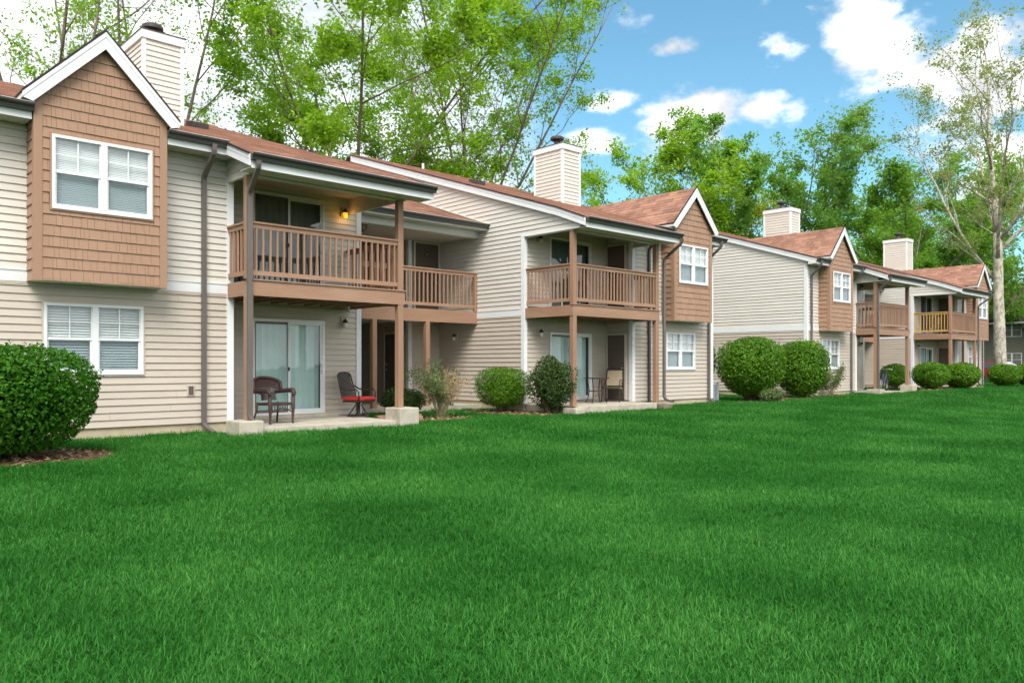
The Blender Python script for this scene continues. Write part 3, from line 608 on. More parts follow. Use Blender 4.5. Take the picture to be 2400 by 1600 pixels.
    for (a, b) in ((19.3, 20.65), (22.69, 23.4)): bb.box(a, b, 15.12, 15.149, ZB0 + .012, ZB1 - .02)
    obj('band_board', bb, M['white'], w); obj('drip_channel', MB().box(19.3, 23.4, 15.124, 15.149, ZB0 - .03, ZB0 + .0119), M['tan'], w)
    trimcorner(19.2, 15.15, 1, Z0, 5.0); trimcorner(23.5, 15.15, -1, Z0 - .02, ZS)
    window(root, P, 20.88, 22.46, 1.15, 2.33, casing=M['tan'], tilt=.7); bay(root, 20.65, 22.69, 15.15, 14.66, 'row' if near else 'all')
    # --- end walls, back wall
    P = leftf(2.25); hp = [(-.325, 1, 5.50 - .325 * 14.72 - .13), (.325, 1, 5.50 + .325 * 35.08 - .13)]
    w = wallback(root, P, 15.2, 34.6, Z0, 9.2, M['cream'], hps=hp); siding(w, P, 15.3, 34.6, Z0, ZB0, M['tan'], single=False); siding(w, P, 15.3, 34.6, ZB1, 9.2, M['cream'], hps=hp, single=False)
    obj('band_board', MB().box(2.22, 2.249, 15.3, 34.6, ZB0 + .012, ZB1 - .002), M['white'], w)
    P = rightf(23.5); w = wallback(root, P, 15.15, 34.6, Z0, 9.2, M['cream'], hps=hp); siding(w, P, 15.25, 34.6, Z0, ZB0, M['tan'], single=False); siding(w, P, 15.25, 34.6, ZB1, 9.2, M['cream'], hps=hp, single=False)
    wallback(root, Pl(0, 34.6, (1, 0), (0, 1)), 2.25, 23.5, 0, 5.5, M['cream'])
    # --- roofs
    def roofpart(x0, x1, ext):
        mb = shingle_slope(x0, x1, 14.72, 5.50, YR, ZR)
        if ext:
            e = shingle_slope(ext[0], ext[1], 13.72, 5.11, 14.72, 5.50); mb.add(e.v, e.f)
        mb.quad((x0, YR, ZR), (x1, YR, ZR), (x1, 35.1, 5.5), (x0, 35.1, 5.5))
        r = obj('roof', mb, M['roof'], root); c = MB()
        x = x0
        while x < x1 - .01:
            c.box(x + .003, min(x + .3, x1), YR - .13, YR + .13, ZR - .035, ZR + .012 + rng.uniform(0, .006)); x += .3
        obj('ridge_cap', c, M['roof'], r)
        u = MB(); u.quad((x0, 14.75, 5.44), (x1, 14.75, 5.44), (x1, YR, ZR - .06), (x0, YR, ZR - .06)); obj('roof_deck', u, M['soffit'], r); return r
    r1 = roofpart(2.13, 10.55, (6.42, 10.55)); r2 = roofpart(15.45, 23.62, (15.45, 19.62))
    mb = shingle_slope(10.55, 15.57, 17.62, 5.40, 23.5, 5.40 + .34 * 5.88); mb.quad((10.55, 23.5, 7.40), (15.57, 23.5, 7.40), (15.57, 30, 5.2), (10.55, 30, 5.2)); r3 = obj('roof', mb, M['roof'], root)
    obj('flashing', MB().extr([(15.52, 17.62, 5.42), (15.52, 23.5, 7.42), (15.52, 23.5, 7.45), (15.52, 17.62, 5.45)], (.055, 0, 0)), M['soffit'], r3)
    rake(r2, 15.45, [(13.72, 5.11), (14.72, 5.50), (YR, ZR)]); rake(r1, 2.13, [(14.72, 5.50), (YR, ZR), (35.1, 5.5)]); rake(r1, 6.42, [(13.72, 5.11), (14.74, 5.505)]); rake(r1, 10.55, [(13.72, 5.11), (14.72, 5.50), (YR, ZR)], out=1); rake(r2, 19.62, [(13.72, 5.11), (14.74, 5.505)], out=1); rake(r2, 23.62, [(14.72, 5.50), (YR, ZR)], out=1)
    for (x, k) in ((15.45, 1), (2.13, 1)):      # underside of the rake overhang
        s = MB(); s.quad((x + .03, 14.72, 5.30), (x + .14, 14.72, 5.30), (x + .14, YR, ZR - .2), (x + .03, YR, ZR - .2)); obj('soffit', s, M['soffit'], r2)
    # eaves: gutter, fascia, soffit
    for (a, b, y, z, ys, zs) in ((2.13, 3.23, 14.72, 5.50, 15.2, ZS), (5.33, 6.44, 14.72, 5.50, 15.2, ZS), (19.6, 20.63, 14.72, 5.50, 15.15, ZS), (22.71, 23.62, 14.72, 5.50, 15.15, ZS), (6.44, 10.6, 13.72, 5.11, 14.2, 4.86), (15.5, 19.66, 13.72, 5.11, 14.2, 4.86), (10.5, 15.62, 17.62, 5.40, 18.03, 5.24)):
        gt = gutter(root, a, b, y + .004, z - .002); obj('eave_fascia', MB().box(a + (.02 if a > 3 else 0), b - .02, y + .0045, y + .025, zs - .012, z - .012), M['white'], gt)
        sa, sb = (a + .02 if abs(a - 19.6) > .01 else 19.32), (b - .02 if abs(b - 6.44) > .01 else 6.66)
        so = MB(); so.box(sa, sb, y + .026, ys - .001, zs, zs + .012)
        x = a + .1
        while x < b - .1: so.box(x, x + .006, y + .03, ys - .003, zs - .004, zs - .0003); x += .10
        obj('soffit', so, M['soffit'], gt)
    # --- balconies and patios
    def balcony(xa, xb, xl, xr, yw, slabz, raw=None):
        dk = obj('balcony_deck', MB().box(xa + .05, xb - .05, 14.31, yw - .01, 2.82, 2.862), M['brownh'], root)
        f = MB().box(xa, xb, 14.25, 14.30, 2.60, 2.885); f.box(xa, xa + .05, 14.3005, 15.19 if xa < 8 else 16.05, 2.602, 2.88); f.box(xb - .05, xb, 14.3005, 15.12 if xb > 12 else 16.4, 2.602, 2.88); obj('deck_fascia', f, M['brownh'], dk)
        ed = MB().box(xa - .02, xb + .02, 14.225, 14.33, 2.8855, 2.91); obj('deck_edge_board', ed, M['brownh'], dk)
        j = xa + .35
        while j < xb - .1: obj('joist', MB().box(j - .02, j + .02, 14.31, yw - .02, 2.63, 2.8195), M['brown'], dk); j += .4
        posts = (xl, xr)
        for x in posts: post(root, x, 14.32, 2.91, 4.84); post(root, x, 14.32, slabz if not near else (.27 if x == 6.68 else (.385 if x == 10.1 else slabz)), 2.60)
        railing(root, (xl + .068, 14.30), (xr - .068, 14.30), 3.99, 2.985, .138, single=ind)
        railing(root, (xl, 14.39), (xl, 15.16 if xl < 8 else 16.08), 3.99, 2.985, .138, m=raw or 'brown', single=ind); railing(root, (xr, 14.39), (xr, 16.4 if xl < 8 else 15.1), 3.99, 2.985, .138, single=ind)
        bm = obj('porch_beam', MB().box(xa, xb, 14.22, 14.42, 4.84, 5.21), M['soffit'], root)
        sd = MB().box(xa + .003, xa + .06, 14.4205, 15.199 if xa < 8 else 16.1, 4.842, 5.05); sd.box(xb - .06, xb - .003, 14.4205, yw if xa < 8 else 15.149, 4.842, 5.05); obj('side_beam', sd, M['soffit'], bm)
        obj('porch_ceiling', MB().box(xa + .06, xb - .06, 14.42, yw, 5.20, 5.215), M['ceil'], root)
        for xe, oo in ((xa, -1), (xb, 1)):
            if xe > 10 and xe < 11: obj('gable_cheek', MB().extr([(xe - .058, 14.4205, 5.0505), (xe - .058, yw, 5.0505), (xe - .058, yw, RZ(yw) - .1), (xe - .058, 14.72, 5.40), (xe - .058, 14.4205, 5.28)], (.038, 0, 0)), M['soffit'], bm)
            gp = MB().extr([(xe, 13.95, 5.0), (xe, 15.25, 5.0), (xe, 15.25, 5.55), (xe, 14.72, 5.40), (xe, 13.95, 5.07)], (-oo * .04, 0, 0)); gg = obj('gable_cheek', gp, M['cream'], bm)
        obj('patio_slab', MB().box(min(xa, xl) + .1, xb - .25, 14.15, yw + .1, -.4, slabz), M['conc'], root, bevel=.015)
    balcony(6.65, 10.2, 6.68, 10.10, 16.45, .125); balcony(15.58, 19.34, 15.66, 19.25, 16.15, .20, raw=None if near else 'yellow')
    w = obj('gable_siding', MB().box(6.66, 6.67, 14.5, 15.19, 5.05, 5.3), M['cream'], root); siding(w, leftf(6.66), 14.15, 15.19, 4.98, 5.45, M['cream'], hps=[(-.39, 1, 5.50 - .39 * 14.72 - .2)], single=ind)
    sl = obj('door_step', MB().box(7.6, 9.75, 16.18, 16.44, .126, .205), M['conc'], root, bevel=.01)
    for (x0, x1, y0, y1, z, mm) in ((6.36, 6.84, 14.0, 14.6, .27, 'conc'), (9.9, 10.4, 14.0, 14.56, .385, 'conc'), (15.45, 15.82, 14.02, 14.5, .17, 'conc'), (19.2, 19.62, 13.98, 14.4, .16, 'stone' if near else 'conc')):
        obj('footing_block', MB().box(x0, x1, y0, y1, -.4, z), M[mm], root, bevel=.022)
    # --- downspouts
    X, Y_, Z_ = (1, 0, 0), (0, 1, 0), (0, 0, 1)
    spout(root, [(6.17, 14.64, 5.40), (6.17, 14.66, 5.22), (6.17, 15.13, 4.86), (6.17, 15.13, .28), (6.17, 15.13, .15), (6.26, 14.86, .02)], X)
    spout(root, [(6.56, 13.64, 4.98), (6.56, 13.66, 4.85), (6.64, 14.19, 4.50), (6.64, 14.19, .34), (6.70, 14.17, .26), (6.92, 14.16, .22)], X)
    spout(root, [(19.62, 13.64, 4.98), (19.62, 13.68, 4.84), (19.62, 14.18, 4.50), (19.50, 14.20, 4.4), (19.50, 14.20, .34), (19.55, 14.12, .25), (19.72, 14.02, .22)], X)
    spout(root, [(19.95, 14.64, 5.40), (19.95, 14.66, 5.22), (19.95, 15.08, 4.86), (19.95, 15.08, .12)], X, m='gutter')
    spout(root, [(23.30, 14.64, 5.40), (23.30, 14.66, 5.22), (23.22, 15.08, 4.86), (23.22, 15.08, .16), (23.28, 15.0, .06), (23.38, 14.78, -.02)], X)
    if not near: spout(root, [(2.40, 14.64, 5.40), (2.40, 14.66, 5.22), (2.55, 15.13, 4.86), (2.55, 15.13, .15), (2.6, 14.95, .05)], X)
    # --- chimneys, vents
    cs = 0 if near else 2.25
    chimney(root, 6.42 + cs, 7.37 + cs, 19.23, 20.69, 6.92, 9.03, ind); chimney(root, 20.2 + cs, 21.14 + cs, 18.97, 20.37, 6.83, 8.97, False)
    for (x, y) in ((8.05, 20.14), (17.63, 20.5)):
        z = RZ(y); v = MB().extr([(x - .22, y - .16, z - .06), (x - .22, y + .18, z + .10), (x - .22, y + .15, z + .17), (x - .22, y - .18, z + .09)], (.44, 0, 0)); vo = obj('roof_vent', v, M['cap'], root)
    obj('vent_pipe', MB().tube([(18.9, YR + .3, 8.5), (18.9, YR + .3, 9.15)], .05, 10), M['white'], root)
    return root, n
b1, n1 = building('near cream and tan apartment building with brown balconies and numbered door', 0, True)
b2, n2 = building('farther cream and tan apartment building beyond the two big round bushes', 28.05, False)
print('siding boards', n1)
# ------------------------------------------------------------------ ground
def sst(t): t = np.clip(t, 0, 1); return t * t * (3 - 2 * t)
def gz(x, y): return -.27 * sst((13.6 - np.asarray(y, float)) / 8.) + .10 * sst((np.asarray(x, float) - 18) / 26.) - .012
def groundmat():
    m = mat('lawn_soil_and_thatch', (.012, .055, .010), .95, .1, var=.5, vscale=5, bump=.5, bscale=30, dirt=((.04, .05, .018), 1.2, .3)); return m
xs = np.concatenate([np.arange(-300, -20, 20), np.arange(-20, 70, 1.0), np.arange(70, 420, 20)]); ys = np.concatenate([np.arange(-300, -10, 20), np.arange(-10, 40, 1.0), np.arange(40, 420, 20)])
GX, GY = np.meshgrid(xs, ys); GZ = gz(GX, GY); nx, ny = len(xs), len(ys)
V = np.stack([GX.ravel(), GY.ravel(), GZ.ravel()], 1); ii, jj = np.meshgrid(np.arange(nx - 1), np.arange(ny - 1)); a = (jj * nx + ii).ravel()
npmesh('lawn', V, np.stack([a, a + 1, a + 1 + nx, a + nx], 1), groundmat(), kind='structure', smooth=True)

BEDS = [(2.5, 12.95, 1.45, 1.1), (11.75, 15.15, 1.35, .62), (14.85, 15.75, 1.05, 1.75), (25.7, 14.55, 1.5, .7), (28.6, 14.6, 1.5, .6), (42.6, 14.4, 2.4, .8), (31.7, 14.75, .9, .4)]
FOOT = [(2.2, 6.8, 15.17, 40), (6.3, 6.9, 13.98, 16), (6.7, 10.0, 14.13, 40), (9.88, 10.42, 13.98, 14.6), (10.4, 15.6, 17.88, 40), (15.55, 19.4, 16.1, 40), (15.6, 19.2, 14.13, 40), (15.44, 15.84, 14.0, 14.5), (19.18, 19.64, 13.96, 14.4), (19.1, 23.55, 15.13, 40), (23.9, 24.75, 15.55, 16.4)]
FOOT += [(a + 28.05, b + 28.05, c, d) for a, b, c, d in FOOT[:-1]]
rs = np.random.RandomState(3)
def inbed(x, y):
    r = np.zeros(len(x), bool)
    for cx, cy, rx, ry in BEDS:
        an = np.arctan2(y - cy, x - cx); r |= ((x - cx) / rx) ** 2 + ((y - cy) / ry) ** 2 < (1 + .07 * np.sin(3 * an + cx) + .05 * np.sin(7 * an + cy)) ** 2 * .93
    return r
def infoot(x, y):
    r = np.zeros(len(x), bool)
    for a, b, c, d in FOOT: r |= (x > a) & (x < b) & (y > c) & (y < d)
    return r
# grass clumps: a few tuft meshes scattered over the lawn by points
def leafmat(name, cols, transl=.35, rough=.5, spec=.25, val=.25, hue=.03, inst=False):
    m = bpy.data.materials.new(name); m.use_nodes = True; t = m.node_tree; b = t.nodes['Principled BSDF']; o = t.nodes['Material Output']
    b.inputs['Roughness'].default_value = rough; b.inputs['Specular IOR Level'].default_value = spec
    ge = t.nodes.new('ShaderNodeNewGeometry'); cr = t.nodes.new('ShaderNodeValToRGB'); cr.color_ramp.elements[0].color = (*cols[0], 1); cr.color_ramp.elements[1].color = (*cols[-1], 1)
    for k, c in enumerate(cols[1:-1]):
        e = cr.color_ramp.elements.new((k + 1) / (len(cols) - 1)); e.color = (*c, 1)
    nzn = t.nodes.new('ShaderNodeTexNoise'); nzn.inputs['Scale'].default_value = .55 if inst else .9; nzn.inputs['Detail'].default_value = 1; t.links.new(ge.outputs['Position'], nzn.inputs['Vector'])
    mrn = t.nodes.new('ShaderNodeMapRange'); t.links.new(nzn.outputs[0], mrn.inputs[0]); mrn.inputs[1].default_value = .3; mrn.inputs[2].default_value = .7; mrn.inputs[3].default_value = 0; mrn.inputs[4].default_value = .36 if inst else .4
    ml = t.nodes.new('ShaderNodeMath'); ml.operation = 'MULTIPLY'; ml.inputs[1].default_value = .64 if inst else .6; t.links.new(ge.outputs['Random Per Island'], ml.inputs[0])
    ad = t.nodes.new('ShaderNodeMath'); t.links.new(mrn.outputs[0], ad.inputs[0]); t.links.new(ml.outputs[0], ad.inputs[1]); t.links.new(ad.outputs[0], cr.inputs[0])
    t.links.new(cr.outputs[0], b.inputs[0])
    tr = t.nodes.new('ShaderNodeBsdfTranslucent'); br = t.nodes.new('ShaderNodeMix'); br.data_type = 'RGBA'; br.blend_type = 'MULTIPLY'; br.inputs[0].default_value = 1; br.inputs[7].default_value = (1.25, 1.3, .7, 1); t.links.new(cr.outputs[0], br.inputs[6]); t.links.new(br.outputs[2], tr.inputs[0])
    mx = t.nodes.new('ShaderNodeMixShader'); mx.inputs[0].default_value = transl; t.links.new(b.outputs[0], mx.inputs[1]); t.links.new(tr.outputs[0], mx.inputs[2]); t.links.new(mx.outputs[0], o.inputs[0]); return m
GM = leafmat('grass_blades', [(.009, .070, .008), (.022, .138, .016), (.046, .208, .030), (.12, .33, .072)], .30, .55, .10, inst=True)
def tuft(seed, nb=64, rad=.135):
    r = np.random.RandomState(seed); V = []; F = []
    for _ in range(nb):
        a = r.rand() * 6.283; q = rad * math.sqrt(r.rand()); x, y = q * math.cos(a), q * math.sin(a); L = r.uniform(.045, .12); wd = r.uniform(.0022, .0042); az = r.rand() * 6.283; lean = r.uniform(.3, 2.1)
        dx, dy = math.cos(az), math.sin(az); sx, sy = -dy, dx; b = len(V); px, py, pz = x, y, -.01; ang = lean * .25
        for k in range(4):
            w = wd * (1, .9, .65, .05)[k]; V.append((px + sx * w, py + sy * w, pz)); V.append((px - sx * w, py - sy * w, pz))
            st = L / 3; px += dx * st * math.sin(ang); py += dy * st * math.sin(ang); pz += st * math.cos(ang); ang += lean * .5
        for k in range(3): F.append((b + 2 * k, b + 2 * k + 1, b + 2 * k + 3, b + 2 * k + 2))
    me = bpy.data.meshes.new('grass_tuft'); me.from_pydata(V, [], F); me.materials.append(GM); me.update(); return me
tc_ = bpy.data.collections.new('grass_tufts')
for k in range(7): tc_.objects.link(bpy.data.objects.new('grass_tuft', tuft(100 + k)))
pts = []
def scatter(n, dmin, dmax, amax=36.5):
    d = np.sqrt(rs.uniform(dmin ** 2, dmax ** 2, n)); a = R(46.8) - np.radians(rs.uniform(-amax, amax, n)); return d * np.cos(a), d * np.sin(a)
for n, d0, d1, am in ((2300, 0.3, 2.2, 180), (22000, 2.2, 7, 78), (35000, 7, 15, 56), (33000, 15, 30, 45), (18000, 30, 62, 41)):
    x, y = scatter(n, d0, d1, am); k = ~(inbed(x, y) | infoot(x, y)); pts.append(np.stack([x[k], y[k], gz(x[k], y[k])], 1))
PT = np.concatenate(pts); dist = np.hypot(PT[:, 0], PT[:, 1])
me = bpy.data.meshes.new('lawn_grass'); me.from_pydata([tuple(p) for p in PT], [], [])
at = me.attributes.new('rot', 'FLOAT', 'POINT'); at.data.foreach_set('value', rs.uniform(0, 6.283, len(PT)).astype(np.float32))
patch = .5 + .5 * np.sin(PT[:, 0] * 1.3 + 1.7 * np.sin(PT[:, 1] * .9)) * np.sin(PT[:, 1] * 1.1 + 1.3 * np.sin(PT[:, 0] * .7))
at = me.attributes.new('scl', 'FLOAT', 'POINT'); at.data.foreach_set('value', ((rs.uniform(.7, 1.15, len(PT)) * (.90 + .20 * patch)) * np.where(dist > 15, 1.25, 1) * np.where(dist > 30, 1.3, 1)).astype(np.float32))
at = me.attributes.new('idx', 'INT', 'POINT'); at.data.foreach_set('value', rs.randint(0, 7, len(PT)).astype(np.int32))
go = bpy.data.objects.new('lawn_grass', me); C.objects.link(go); go['kind'] = 'stuff'; tag(go, 'thick green lawn grass filling the foreground', 'grass')
ng = bpy.data.node_groups.new('grass_scatter', 'GeometryNodeTree'); ng.interface.new_socket('Geometry', in_out='INPUT', socket_type='NodeSocketGeometry'); ng.interface.new_socket('Geometry', in_out='OUTPUT', socket_type='NodeSocketGeometry')
gi = ng.nodes.new('NodeGroupInput'); g_o = ng.nodes.new('NodeGroupOutput'); ip = ng.nodes.new('GeometryNodeInstanceOnPoints'); ci = ng.nodes.new('GeometryNodeCollectionInfo'); ci.inputs[0].default_value = tc_; ci.inputs['Separate Children'].default_value = True; ci.inputs['Reset Children'].default_value = True
def attr(n, t='FLOAT'):
    q = ng.nodes.new('GeometryNodeInputNamedAttribute'); q.data_type = t; q.inputs[0].default_value = n; return [s for s in q.outputs if s.enabled and s.name == 'Attribute'][0]
cx_ = ng.nodes.new('ShaderNodeCombineXYZ'); ng.links.new(attr('rot'), cx_.inputs[2])
ng.links.new(gi.outputs[0], ip.inputs['Points']); ng.links.new(ci.outputs[0], ip.inputs['Instance']); ip.inputs['Pick Instance'].default_value = True; ng.links.new(attr('idx', 'INT'), ip.inputs['Instance Index']); ng.links.new(cx_.outputs[0], ip.inputs['Rotation']); ng.links.new(attr('scl'), ip.inputs['Scale']); ng.links.new(ip.outputs[0], g_o.inputs[0])
md = go.modifiers.new('scatter', 'NODES'); md.node_group = ng

# mulch beds with loose chips
MU = mat('mulch_soil', (.13, .075, .045), .95, .1, var=.45, vscale=18, bump=1, bscale=60, dirt=((.30, .22, .12), 10, .5))
CH = mat('wood_chips', (.34, .24, .14), .9, .1, var=.3, vscale=30, island=.55)
for k, (cx, cy, rx, ry) in enumerate(BEDS):
    n = 44; V = [(cx, cy, gz(cx, cy) + .035)]; 
    for i in range(n):
        an = 2 * math.pi * i / n; q = 1 + .07 * math.sin(3 * an + cx) + .05 * math.sin(7 * an + cy); x, y = cx + rx * q * math.cos(an), cy + ry * q * math.sin(an); V.append((x, y, float(gz(x, y)) - .01))
        V.append((cx + (x - cx) * .8, cy + (y - cy) * .8, float(gz(x, y)) + .028))
    F = [(0, 2 + 2 * i, 2 + 2 * ((i + 1) % n)) for i in range(n)]; F2 = [(1 + 2 * i, 1 + 2 * ((i + 1) % n), 2 + 2 * ((i + 1) % n), 2 + 2 * i) for i in range(n)]
    me = bpy.data.meshes.new('mulch_bed'); me.from_pydata(V, [], F + F2); o = obj('mulch_bed', me, MU, kind='stuff'); tag(o, 'brown mulch bed ' + ['round the big glossy bush at the left', 'round the half dead shrub by the right post', 'under the clipped bush by the side wall', 'under the biggest round bush', 'under the second big round bush', 'under the pair of far round bushes', 'under the thin shrub below the far window'][k], 'mulch')
    N = 650 if k < 3 else 260; a = rs.rand(N) * 6.283; q = np.sqrt(rs.rand(N)) * .98; x = cx + rx * q * np.cos(a); y = cy + ry * q * np.sin(a); z = gz(x, y) + .034 + .02 * rs.rand(N) - .03 * (q > .85)
    az = rs.rand(N) * 6.283; L = rs.uniform(.02, .055, N); w = rs.uniform(.006, .016, N); u = np.stack([np.cos(az), np.sin(az), rs.uniform(-.4, .4, N)], 1); s = np.stack([-np.sin(az), np.cos(az), rs.uniform(-.5, .5, N)], 1); c = np.stack([x, y, z], 1)
    VV = np.concatenate([c - u * L[:, None] - s * w[:, None], c + u * L[:, None] - s * w[:, None], c + u * L[:, None] + s * w[:, None], c - u * L[:, None] + s * w[:, None]], 0); FF = np.stack([np.arange(N), np.arange(N) + N, np.arange(N) + 2 * N, np.arange(N) + 3 * N], 1)
    npmesh('wood_chips', VV, FF, CH, o, kind='stuff')

# ------------------------------------------------------------------ plants
def unit(v): return v / (np.linalg.norm(v, axis=-1, keepdims=True) + 1e-9)
def leaves(name, c, nrm, size, m, parent, rsx, asp=.55, spread=.7):
    """one folded leaf blade per centre"""
    n = len(c); nr = unit(nrm + rsx.normal(0, spread, (n, 3))); t = unit(np.cross(nr, rsx.normal(0, 1, (n, 3)))); s = np.cross(nr, t); L = (size * rsx.uniform(.65, 1.3, n))[:, None] * .5; w = L * asp
    V = np.stack([c - t * L, c + s * w + nr * L * .16, c + t * L - nr * L * .1, c - s * w + nr * L * .16], 1).reshape(-1, 3); F = np.arange(4 * n).reshape(n, 4)
    return npmesh(name, V, F, m, parent)
BARK = mat('grey_bark', (.20, .165, .13), .9, .15, var=.35, vscale=5, bump=.7, bscale=18, stretch=(1, 1, .25)); BARK2 = mat('pale_sycamore_bark', (.50, .46, .38), .9, .15, var=.3, vscale=3, bump=.6, bscale=14, stretch=(1, 1, .5), dirt=((.22, .175, .125), 7, .85, .48)); TWIG = mat('bush_stem', (.13, .095, .07), .9, .1, var=.3)
LM = {'spring': leafmat('spring_leaf', [(.18, .35, .018), (.26, .45, .03), (.36, .55, .06)], .5), 'lime': leafmat('lime_leaf', [(.24, .34, .015), (.34, .42, .022), (.42, .48, .04)], .5),
      'mid': leafmat('mid_leaf', [(.11, .26, .04), (.18, .36, .065), (.26, .45, .11)], .5), 'deep': leafmat('deep_leaf', [(.14, .30, .035), (.21, .40, .055), (.30, .49, .09)], .5), 'sage': leafmat('sage_leaf', [(.20, .27, .07), (.28, .35, .11), (.38, .43, .18)], .45),
      'glossy': leafmat('glossy_leaf', [(.020, .085, .006), (.040, .14, .010), (.085, .225, .02)], .25, .6, .08), 'clip': leafmat('clipped_leaf', [(.045, .13, .005), (.085, .21, .008), (.15, .31, .018)], .3, .5, .25), 'holly': leafmat('holly_leaf', [(.028, .06, .012), (.05, .095, .022), (.11, .15, .06)], .2, .5, .15), 'olive': leafmat('olive_leaf', [(.07, .115, .035), (.12, .18, .06), (.22, .27, .11)], .3), 'dry': leafmat('dry_leaf', [(.36, .24, .11), (.46, .33, .17), (.50, .30, .16)], .3)}
def bush(label, x, y, rx, ry, h, n, leaf, m, seed, zb=.12, power=2.6, stems=9, lump=.10, cat='bush', depth=.16, name='round_bush', spread=.7, group=None, gap=0., asp=.55):
    r = np.random.RandomState(seed); z0 = float(gz(x, y)); t = thing(name, label, cat, (x, y, z0), 0, group)
    d = unit(r.normal(0, 1, (int(n * (1.6 if gap else 1.0)), 3))); e = power
    rad = (np.abs(d[:, 0]) ** e + np.abs(d[:, 1]) ** e + np.abs(d[:, 2]) ** e) ** (-1 / e)
    bumps = unit(r.normal(0, 1, (26, 3))); amp = r.uniform(-1, 1, 26)
    k = np.exp(-((d[:, None, :] - bumps[None]) ** 2).sum(2) / .09) @ amp
    rad = rad * (1 + lump * k) * (1 - np.abs(r.normal(0, depth, len(d))))
    if gap:
        g = np.exp(-((d[:, None, :] - unit(r.normal(0, 1, (40, 3)))[None]) ** 2).sum(2) / .03).sum(1); keep = r.rand(len(d)) > np.clip(g * gap, 0, .93); d = d[keep]; rad = rad[keep]
    sh = unit(r.normal(0, 1, (34, 3))); sh[:, 2] = np.abs(sh[:, 2]); near_ = ((d[:, None, :] - sh[None]) ** 2).sum(2).min(1) < .0035; rad = np.where(near_, rad * r.uniform(1.0, 1.13, len(d)), rad)
    hh = (h - zb) / 2; c = d * rad[:, None] * np.array([rx, ry, hh]) + np.array([0, 0, zb + hh])
    low = c[:, 2] < zb + hh * .8; c[low, :2] *= (.72 + .28 * np.clip((c[low, 2] - 0) / (zb + hh * .8), 0, 1))[:, None]
    keep = c[:, 2] > .02; c = c[keep]; d = d[keep]
    leaves('foliage', c, d + np.array([0, 0, .25]), leaf, m, t, r, asp=asp, spread=spread)
    ni = int(n * .45); di = unit(r.normal(0, 1, (ni, 3))); ci_ = di * (r.uniform(.25, .80 if not gap else .6, ni) ** .7)[:, None] * np.array([rx, ry, hh]) * .98 + np.array([0, 0, zb + hh]); ci_ = ci_[ci_[:, 2] > zb * .5]
    leaves('inner_foliage', ci_, np.tile(np.array([[0, 0, 1.]]), (len(ci_), 1)), leaf * (1.9 if not gap else 1.3), m, t, r, spread=1)
    st = MB()
    for i in range(stems):
        q = unit(r.normal(0, 1, 3)); q[2] = abs(q[2]); tip = q * np.array([rx, ry, hh * .8]) * r.uniform(.45, .9) + np.array([0, 0, zb + hh * .75]); b = np.array([q[0] * .12 * rx, q[1] * .12 * ry, -.03]); mid = b * .5 + tip * .5 + r.normal(0, .05, 3)
        st.tube([b, mid, tip], [.018 + .012 * min(h, 2), .014, .005], 5)
    obj('stem', st, TWIG, t); return t
